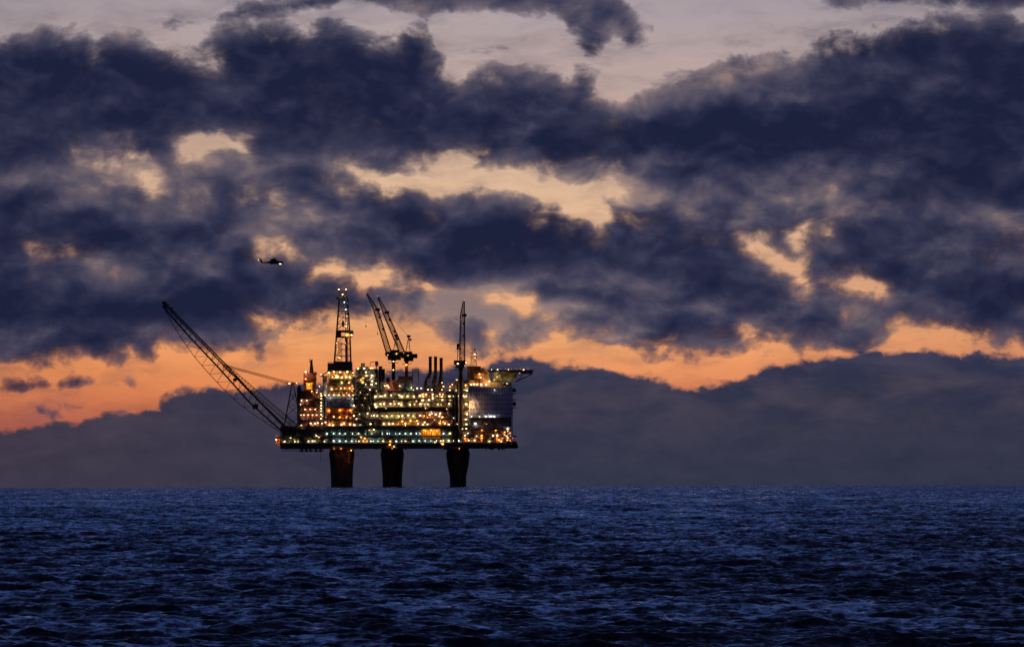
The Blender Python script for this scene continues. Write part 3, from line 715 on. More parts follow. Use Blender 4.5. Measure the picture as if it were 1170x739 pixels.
# ---- accommodation block with helideck
b = MB()
pbox(b, 536.4, 585.2, 443.4, 477, 0, 40)
acc = b.build('accommodation_block', MT['white'], plat)
b = MB()
pbox(b, 536.4, 566.2, 443.9, 476.8, -.35, -.003); pbox(b, 536.0, 585.4, 442.6, 443.5, -.6, 40.4)
b.build('facade_panel', MT['white'], acc)
b = MB(); pbox(b, 538.2, 584.6, 477.2, 479.4, -1.4, 39); rail(b, 538.4, 584, 477.2, -1.3); b.build('gallery', MT['black'], acc)
b = MB(); pbox(b, 537.4, 584.8, 479.4, 491.4, 2.5, 38); 
for k in range(9): pbox(b, 540+k*5, 540.4+k*5, 479.6, 491.2, 2.2, 2.5)
b.build('lower_storey', MT['navy'], acc)
wm = None
for j, y in enumerate((446.6, 451.6, 456.9, 462.3, 467.6, 473.0)):
    for i in range(15):
        x = 538.6+i*3.08 if i < 9 else 538.6+i*3.08+.9
        d = -.38 if x < 566 else -.03
        if wm is None:
            b = MB(); b.cur = 0; c = Vector((0, 0, 0)); b.box(-.33, .33, -.02, .3, -.36, .36); b.cur = 1
            b.box(-.41, -.33, -.1, .3, -.44, .44); b.box(.33, .41, -.1, .3, -.44, .44); b.box(-.33, .33, -.1, .3, .36, .44); b.box(-.33, .33, -.1, .3, -.44, -.36)
            wm = bpy.data.meshes.new('window'); wm.from_pydata(b.v, [], b.f); wm.materials.append(MT['glass']); wm.materials.append(MT['grey']); wm.polygons.foreach_set('material_index', b.m)
        o = bpy.data.objects.new('window', wm); C.objects.link(o); o.parent = acc
        p = W(x, y); o.location = Vector((p[0], YF+d, p[2]))-Vector(BASE[plat.name])
# utility tower between the crane and the block, ochre lit
M_['acc_top'] = module('ventilation_module', 534, 549.5, [419.5, 427, 434, 442.4], 'ochre', thick=.7, clutter=.9, dep=4, d0=2, vess='orange', pipe='ochre', back=34)
b = MB(); pbox(b, 549.5, 560, 424.5, 442.4, 5, 34); pbox(b, 560, 572, 436.6, 442.4, 5, 34); pbox(b, 550, 553.5, 420.8, 424.5, 6, 20)
b.build('roof_house', MT['ochre'], plat)
# helideck: octagonal plate cantilevered to the right over tapered supports
b = MB()
pts = [(556.5, 424.2), (559.5, 423.2), (600, 422.9), (609.8, 423.2), (609.8, 425.4), (605.5, 427.6), (560, 427.0), (556.5, 426.0)]
cx, cy, rx = (W(583.2, 424)[0], YF+15, 26.2*U)
z1, z0 = Z(423.1, 583), Z(425.3, 583)
b.lathe((cx, cy), [(rx*.97, z0), (rx, z0+.5), (rx, z1), (rx*.2, z1)], k=8)
hd = b.build('helideck', MT['black'], plat)
b = MB()
for i in range(64):
    a0, a1 = 2*math.pi*i/64, 2*math.pi*(i+1)/64
    b.cyl((cx+rx*1.045*math.cos(a0), cy+rx*1.045*math.sin(a0), z1-.1), (cx+rx*1.045*math.cos(a1), cy+rx*1.045*math.sin(a1), z1-.1), .13, k=4)
    b.cyl((cx+rx*.99*math.cos(a0), cy+rx*.99*math.sin(a0), z1-.5), (cx+rx*1.045*math.cos(a0), cy+rx*1.045*math.sin(a0), z1-.1), .08, k=4)
b.build('safety_net', MT['steel'], hd)
b = MB(); a = W(562, 425.4); 
b.prism([(W(563, 426)[0], z0-.01), (W(592, 426)[0], z0-.01), (W(589, 434)[0], Z(434.6, 588)), (W(563, 434)[0], Z(434.6, 563))], YF+6, YF+24)
b.build('deck_support', MT['olive'], hd)
b = MB()
for d in (7, 15, 23):
    pcyl(b, 608, 427.4, d, 589, 436.5, d, .28); pcyl(b, 600, 425.2, d, 592, 434.6, d, .18)
pbox(b, 592, 608.6, 425.2, 427.3, 5, 25); pcyl(b, 594.3, 425, 6, 594.3, 430, 6, .4)
b.build('brace', MT['steel'], hd)
b = MB(); pbox(b, 563, 577, 434.6, 442.4, 9, 30); pbox(b, 570, 573.4, 427, 443, 5.4, 8.8); pbox(b, 577, 584, 437, 442.4, 9, 30); pbox(b, 577.2, 584.4, 434.6, 435.6, 6, 26)
b.build('roof_house', MT['olive'], plat)
for (x, y, r) in ((576.8, 439.4, 1.0), (583.2, 439.4, 1.05)):
    b = MB(); p = W(x, y); b.ball((p[0], YF+2.5, p[2]), r, k=14, sq=(1, .6, 1)); b.cyl((p[0], YF+2.5, p[2]), (p[0], YF+8, p[2]), .25); b.build('dish_aerial', MT['black'], plat)
# outer edge of the block: stair landing posts and the red end platform
b = MB(); pbox(b, 585.2, 586.0, 443, 510, 3, 12); 
for y in (449.6, 456.5, 465.4): pbox(b, 586, 590.6, y, y+.5, 4, 9); pbox(b, 586, 588, y+.5, y+1.4, 5, 6)
b.build('boat_bracket', MT['steel'], plat)
b = MB(); pbox(b, 583.2, 592, 508.6, 511.6, 0, 30); pbox(b, 585.6, 590, 503.6, 508.6, 3, 16); pcyl(b, 585.6, 504, 2, 585.6, 499, 2, .25); rail(b, 583.6, 592, 508.6, .2)
b.build('end_platform', MT['red'], plat)
b = MB(); lattice(b, W(581, 508)+Vector((0,-31,0)), W(581, 489)+Vector((0,-31,0)), (4.0, 4), (4.0, 4), 4, r=.25, rb=.14)
for y in (494, 499, 504): pbox(b, 577.6, 584.4, y, y+.5, -3, 1)
b.build('stair_tower', MT['ochre'], plat)
b = MB(); pbox(b, 316.6, 321.8, 499.2, 508.6, 4, 20); pbox(b, 316, 322, 498.4, 499.2, 3, 21); pcyl(b, 318, 508, 5, 324, 511.6, 5, .3); b.build('end_cabin', MT['orange'], plat)
b = MB()                                                  # riser and caisson bundle under the third crane
pbox(b, 521, 524, 450, 511, -1.2, -.2); pbox(b, 517.6, 519, 446, 511, -1, -.1)
b.build('caisson', MT['black'], plat)

# ---- radio mast
rm = thing('radio_mast', 'slim lattice radio mast with small warm lamps beside the helideck', 'mast', W(541.3, 419.4, -18))
b = MB(); lattice(b, W(541.5, 419.4, -18), W(541.0, 398.5, -18), (4.6, 4.6), (1.3, 1.3), 8, r=.16, rb=.11); b.build('lattice', MT['flare'], rm)
b = MB()
for y, h in ((404, 1.9), (408.5, 2.3), (400, 1.3), (413, 1.7)):
    p = W(541.2, y, -18); b.box(p[0]-h, p[0]+h, p[1]-1, p[1]+1, p[2]-.12, p[2]+.12); b.cyl((p[0]-h, p[1], p[2]-.2), (p[0]-h, p[1], p[2]+1.3), .14); b.cyl((p[0]+h, p[1], p[2]-.6), (p[0]+h, p[1], p[2]+.9), .2)
b.build('aerial', MT['steel'], rm)

# ---- derrick
dk = thing('drilling_derrick', 'tall dark lattice drilling derrick with white lamps up its side above the drill floor', 'derrick', W(392, 413.6, -16))
def dpt(px, py, y=0): return W(px, py, -16+y)
b = MB()
L_, Rr = [(382.8, 413.6), (385.0, 385), (388.2, 342)], [(401.3, 413.6), (400.4, 385), (397.6, 342)]
for y in (-5, 5):
    f_ = lambda py: 1-.5*(413.6-py)/71.6
    for side in (L_, Rr):
        for (xa, ya), (xb, yb) in zip(side[:-1], side[1:]): b.cyl(dpt(xa, ya, y*f_(ya)), dpt(xb, yb, y*f_(yb)), .52, k=6)
def side_x(side, py):
    for (xa, ya), (xb, yb) in zip(side[:-1], side[1:]):
        if yb <= py <= ya: return xa+(xb-xa)*(ya-py)/(ya-yb)
    return side[-1][0]
lv = [413.6, 407, 399.5, 393, 386, 378, 370.5, 363, 356, 349, 342]
for i, y in enumerate(lv):
    f = 1-.5*(413.6-y)/71.6
    for s_ in (-5, 5):
        b.cyl(dpt(side_x(L_, y), y, s_*f), dpt(side_x(Rr, y), y, s_*f), .17, k=5)
        if i < len(lv)-1:
            y2 = lv[i+1]; f2 = 1-.5*(413.6-y2)/71.6; xm = (side_x(L_, y2)+side_x(Rr, y2))/2
            b.cyl(dpt(side_x(L_, y), y, s_*f), dpt(xm, y2, s_*f2), .12, k=4); b.cyl(dpt(side_x(Rr, y), y, s_*f), dpt(xm, y2, s_*f2), .12, k=4)
    for sd in (L_, Rr): b.cyl(dpt(side_x(sd, y), y, -5*f), dpt(side_x(sd, y), y, 5*f), .15, k=5)
b.build('lattice_frame', MT['black'], dk)
b = MB()
def dbox(b, x0, x1, ya, yb, y0, y1):
    p, q = dpt(x0, ya), dpt(x1, yb); b.box(p[0], q[0], p[1]+y0, p[1]+y1, q[2], p[2])
dbox(b, 384.6, 404, 378.2, 380.2, -5, 5); dbox(b, 384.4, 390.4, 379, 386, -4.6, 4.6); dbox(b, 390.4, 403, 384.6, 385.8, -4.8, 4.8); dbox(b, 399, 404.6, 380.2, 382.2, -4, 4); b.build('monkey_board', MT['black'], dk)
b = MB(); dbox(b, 385, 398.4, 340, 342.8, -3.6, 3.6); dbox(b, 388.2, 397, 337.4, 340, -2.6, 2.6); b.cyl(dpt(388.2, 340), dpt(388, 331.6), .25, k=5); b.cyl(dpt(396.4, 340), dpt(396.4, 331.6), .25, k=5); b.cyl(dpt(388.2, 334.5), dpt(396.4, 334.5), .2, k=5)
b.build('crown_block', MT['black'], dk)
b = MB(); dbox(b, 391.4, 393.6, 367, 374, -1.5, 1.5); dbox(b, 390.8, 394.4, 369, 371, -1.6, 1.6)
for q in (-.5, .5): b.cyl(dpt(392.5+q, 342), dpt(392.5+q, 367), .08, k=4)
b.build('travelling_block', MT['black'], dk)
b = MB(); lattice(b, dpt(397.2, 413.6, -2), dpt(396.2, 345, -1), (1.6, 1.6), (1.2, 1.2), 20, r=.2, rb=.12); b.cyl(dpt(396.4, 413.6), dpt(396.0, 385), .8, k=6); b.build('ladder', MT['black'], dk)
b = MB()
for q in range(9): b.cyl(dpt(386+q*.7, 413.6, -1+.2*q), dpt(387+q*.55, 392-(q%3), 0), .12, k=4)
b.build('drill_pipe', MT['steel'], dk)

# ---- cranes
def crane(label, px, foot, deckpy, house, boom, mast, y, w=2.2, lamps=(), jib=None):
    t = thing('pedestal_crane', label, 'crane', W(px, foot, y))
    b = MB(); b.cyl(W(px, foot, y), W(px, deckpy, y), w*U, w*U*.92, k=16)
    b.cyl(W(px, deckpy+2, y), W(px, deckpy, y), w*U*.95, w*U*1.5, k=16)
    b.build('pedestal', MT['black'], t)
    b = MB()
    for yy in (deckpy+3.5, deckpy+14):
        if yy > foot-1: break
        for q in (-1, 1):
            p = W(px, yy, y); b.box(p[0]-w*U-2.0, p[0]+w*U+2.0, p[1]-2.5, p[1]+2.5, p[2]-.12, p[2]+.12)
            b.box(p[0]+q*(w*U+2)-.06, p[0]+q*(w*U+2)+.06, p[1]-2.5, p[1]+2.5, p[2], p[2]+1.1)
    if b.v: b.build('walkway', MT['steel'], t)
    b = MB()
    for (x0, x1, ya, yb, d0, d1) in house:
        p, q = W(x0, ya, y), W(x1, yb, y); b.box(p[0], q[0], p[1]+d0, p[1]+d1, q[2], p[2])
    b.build('machinery_house', MT['black'], t)
    (bx, by, bd), (kx, ky), (tx, ty, td) = boom
    b = MB()
    lattice(b, W(bx, by, y+bd), W(kx, ky, y+(bd+td)/2), (3.5, 2.8), (3.0, 2.4), 18, r=.44, rb=.20)
    lattice(b, W(kx, ky, y+(bd+td)/2), W(tx, ty, y+td), (2.8, 2.4), (.7, .7), 7, r=.38, rb=.17)
    p = W(kx, ky, y+(bd+td)/2); b.box(p[0]-.4, p[0]+2.6, p[1]-1.2, p[1]+1.2, p[2]-.9, p[2]+.7); b.ball((p[0]+2.0, p[1], p[2]), 1.1, k=10)
    for f in (.18, .45): 
        p = W(bx, by, y+bd).lerp(W(kx, ky, y+(bd+td)/2), 1-f); b.ball((p[0]+.9, p[1], p[2]), .8, k=8)
    b.build('boom', MT['flare'], t)
    b = MB(); (ax, ay, mx, my) = mast
    for q in (-1.8, 1.8):
        b.cyl(W(ax-2.3, ay, y+q), W(mx, my, y+q*.3), .24, k=5); b.cyl(W(ax+2.6, ay, y+q), W(mx, my, y+q*.3), .24, k=5)
        for f in (.3, .55, .78): b.cyl(W(ax-2.3, ay, y+q).lerp(W(mx, my, y+q*.3), f), W(ax+2.6, ay, y+q).lerp(W(mx, my, y+q*.3), f+.1), .14, k=4)
    p = W(mx, my, y); b.box(p[0]-1.2, p[0]+1.3, p[1]-1, p[1]+1, p[2]-.8, p[2]+.9); b.box(p[0]+.4, p[0]+2, p[1]-1, p[1]+1, p[2]-3, p[2]-1.6)
    b.build('mast', MT['black'], t)
    b = MB(); p = W(mx, my, y)
    for q in (-.8, .8):
        b.cyl(W(mx, my, y+q), W(kx+.8, ky+.6, y+(bd+td)/2+q), .07, k=4)
        b.cyl(W(mx, my, y+q), W((kx+tx)/2+.5, (ky+ty)/2, y+td+q), .06, k=4)
    if jib:
        for (hx, h0, h1) in jib:
            b.cyl(W(hx, h0, y+td), W(hx, h1, y+td), .06, k=4); p = W(hx, h1, y+td); b.ball(p, .5, k=8, sq=(.8, .8, 1.6)); 
    b.build('hoist_rope', MT['steel'], t)
    for (lx, ly, ld, kk, rr_) in lamps: lamp(lx, ly, y+ld, kk, rr_, t)
    return t
GC = 'pedestal cranes on the platform'
c1 = crane('lattice crane with the leftmost raised boom, on the dark pedestal with two white lamps', 450.2, 452, 411.5,
  [(441.4, 461, 402.6, 407.5, -3, 3), (443.6, 458.6, 407.5, 411.8, -2.6, 2.6), (446.4, 456.5, 400.4, 402.6, -2.6, 2.6), (440.6, 446, 403.6, 406.4, -3.6, -3.01)],
  ((445.0, 403.6, 0), (430.0, 354.5), (419.8, 336.2, 0)), (452.6, 401, 453.2, 384), -22, lamps=[(450.1, 413.4, -1.8, 'w', .75), (450.1, 423, -1.8, 'w', .75), (453.6, 404.6, -3.6, 'g', .45), (444.0, 406.2, -4, 'g', .35)],
  jib=[(418.8, 338, 373.4)])
c2 = crane('lattice crane with a short mast, on the rust coloured pedestal lit by an orange lamp', 464.9, 436, 412.5,
  [(458.6, 477.2, 404.6, 409.4, -3, 3), (461.6, 472.6, 409.4, 412.8, -2.6, 2.6), (462.4, 471.4, 402, 404.6, -2.4, 2.4)],
  ((460.6, 404.6, 0), (440.4, 357.4), (432.2, 339.4, 0)), (466.2, 402.4, 467.2, 384.6), -12, w=2.0, lamps=[(464.6, 416.9, -2.2, 'o', 1.15), (466.5, 406.3, -3.6, 'g', .3)],
  jib=[(431.7, 341, 381.5)])
for ch in c2.children:
    if ch.name.startswith('pedestal'): ch.data.materials[0] = MT['red']
c3 = crane('lattice crane with its boom standing upright, on the thick dark pedestal beside the accommodation block', 526.8, 490, 420,
  [(519.0, 532.4, 412.6, 417.4, -3.2, 3.2), (520.8, 530.8, 417.4, 421, -2.6, 2.6), (522.2, 524.4, 393.6, 400.4, -1.4, 1.4)],
  ((528.6, 413, -1), (528.9, 361.6), (530.5, 345, -12)), (525.2, 412.6, 524.2, 395.4), -33, w=2.7, lamps=[(523.5, 416.4, -3.8, 'w', .95), (532.3, 415, -2, 'w', .95), (526.5, 407.5, -2.2, 'p', .5), (525.6, 402, -2.2, 'p', .4), (530.6, 345, -13, 'p', .3), (526.2, 366.5, -8, 'r', .3)])
for c in (c1, c2, c3): c['group'] = GC
for c, q in ((c1, (419.8, 336.2)), (c2, (432.2, 339.4))): lamp(q[0], q[1], -22, 'p', .26, c)

# ---- flare boom
fb = thing('flare_boom', 'long dark lattice flare boom leaning out over the sea from the platform end', 'flare boom', W(326, 492, -10))
def FP(px, py, y=0): return W(px, py, -10+y)
b = MB()
top = [(190.5, 347.3), (222, 379.5), (258, 416), (290, 451), (331, 491)]
mid = [(188.3, 352), (217, 385), (252, 422), (285, 459), (324, 494)]
for y in (-3, 3):
    for ch in (top, mid):
        for p, q in zip(ch[:-1], ch[1:]):
            f = lambda P_: y*(.35+.65*(P_[0]-188)/140)
            b.cyl(FP(*p, f(p)), FP(*q, f(q)), .60 if ch is mid else .50, k=6)
def along(ch, t):
    n = len(ch)-1; i = min(int(t*n), n-1); f = t*n-i
    return (ch[i][0]*(1-f)+ch[i+1][0]*f, ch[i][1]*(1-f)+ch[i+1][1]*f)
for i in range(44):
    a, c, d_ = along(top, i/44), along(mid, i/44), along(mid, (i+1)/44); yy = 3*(.35+.65*(a[0]-188)/140)
    for s_ in (-1, 1): b.cyl(FP(*a, yy*s_), FP(*(c if i % 2 else d_), yy*s_), .12, k=4)
    b.cyl(FP(*a, -yy), FP(*a, yy), .12, k=4); b.cyl(FP(*c, -yy), FP(*d_, yy), .10, k=4)
# flare pipes carried between the chords
for o_, r_ in (((.6, 2.6), .42), ((-.6, .8), .36)):
    b.cyl(FP(190+o_[0], 348+o_[1], 0), FP(329+o_[0], 490+o_[1], 0), r_, k=6)
b.build('boom_lattice', MT['flare'], fb)
b = MB()                                                    # bowed lower chord
low = [(188.5, 352.5), (198, 371), (208, 387), (223, 408), (238, 425.5), (253, 441.5), (271, 459), (291, 474), (309, 486), (322, 494.5)]
for y in (-.6, .6):
    for p, q in zip(low[:-1], low[1:]): b.cyl(FP(*p, y), FP(*q, y), .22, k=5)
dn = np.linspace(.14, .97, 14)
def lowat(t): 
    n = len(low)-1; i = min(int(t*n), n-1); f = t*n-i; return (low[i][0]*(1-f)+low[i+1][0]*f, low[i][1]*(1-f)+low[i+1][1]*f)
for i, t in enumerate(dn[:-1]):
    a = lowat(t); c = along(mid, min(1, t+.005)); c2_ = along(mid, min(1, t+.07))
    b.cyl(FP(*a), FP(*c), .2, k=4); b.cyl(FP(*a), FP(*c2_), .18, k=4)
b.build('bowed_chord', MT['flare'], fb)
b = MB(); lattice(b, FP(257, 417.5), FP(341, 489.5), (2.9, 3), (3.4, 4), 26, r=.22, rb=.14); b.build('pipe_bridge', MT['flare'], fb)
b = MB(); lattice(b, FP(254.5, 417.0), FP(330.5, 437.6), (1.0, 1.4), (1.5, 2), 18, r=.18, rb=.10); b.build('tie_truss', MT['flare'], fb)
b = MB()
for y in (-4, 4):
    b.cyl(FP(334, 439, y), FP(324.5, 491, y), .30, k=6); b.cyl(FP(335.5, 439, y), FP(342.2, 470, y), .28, k=6); b.cyl(FP(342.4, 440, y), FP(342.4, 491, y), .3, k=6)
    for (p, q) in (((332, 450), (338, 450)), ((329.6, 463), (341, 463)), ((327.2, 476), (342.4, 476)), ((332, 450), (341, 463)), ((338, 450), (329.6, 463)), ((329.6, 463), (342.4, 476)), ((341, 463), (327.2, 476)), ((327.2, 476), (342.4, 489)), ((342, 476), (325, 489))): b.cyl(FP(*p, y), FP(*q, y), .14, k=4)
p, q = FP(330.4, 437.2), FP(341.4, 439.6); b.box(p[0], q[0], p[1]-4.5, p[1]+4.5, q[2], p[2])
b.build('support_tower', MT['flare'], fb)
b = MB(); p = FP(189, 348.5)
for (x, y_, w_) in ((187.2, 346.2, .9), (189.6, 347, 1.1), (188.6, 350.6, 1.4)): q = FP(x, y_); b.box(q[0]-w_, q[0]+w_, q[1]-1.4, q[1]+1.4, q[2]-.9, q[2]+.9)
b.cyl(FP(190, 351), FP(186.4, 345.6), .3, k=6); b.cyl(FP(192, 350), FP(190.4, 345.0), .25, k=6); q = FP(196.6, 352.6); b.box(q[0]-.8, q[0]+.8, q[1]-1, q[1]+1, q[2]-.6, q[2]+.8)
b.build('flare_tip', MT['black'], fb)
b = MB(); q = FP(292.5, 464.5); b.box(q[0]-2.0, q[0]+1.8, q[1]-2.6, q[1]+2.6, q[2]-1.7, q[2]+1.7); q = FP(269, 434); b.box(q[0]-1.2, q[0]+1.2, q[1]-2, q[1]+2, q[2]-1, q[2]+1); b.build('hinge_housing', MT['black'], fb)
lamp(331.2, 438.2, -15.5, 'p', 1.0, fb); lamp(339.8, 438.0, -15.5, 'w', .5, fb)

# derrick lamps
for (x, y, k, r) in ((388, 331.6, 'w', .8), (396.2, 331.6, 'w', .8), (392.2, 337.2, 'w', .8), (394.2, 346.2, 'c', .8), (395.9, 354.6, 'c', .8), (397.2, 362, 'p', .7), (396.4, 370, 'p', .7), (396.3, 373.4, 'p', .9),
   (397.4, 383.2, 'o', 1.7), (402.3, 383.4, 'p', 1.1), (385.6, 392.6, 'p', .6), (386.4, 399.3, 'p', .6), (387.4, 408.5, 'p', .6), (395.5, 392.5, 'p', .5), (389, 409.5, 'p', .8), (383.8, 417.8, 'w', .9)):
    if y < 415: lamp(x, y, -22.2, k, r, dk)
for (x, y, k, r) in ((542.6, 405.3, 'w', .8), (540.6, 419.3, 'w', .5), (540.2, 400.5, 'r', .35), (543.0, 409.5, 'p', .5), (539.6, 412.8, 'p', .4)): lamp(x, y, -20.5, k, r, rm)

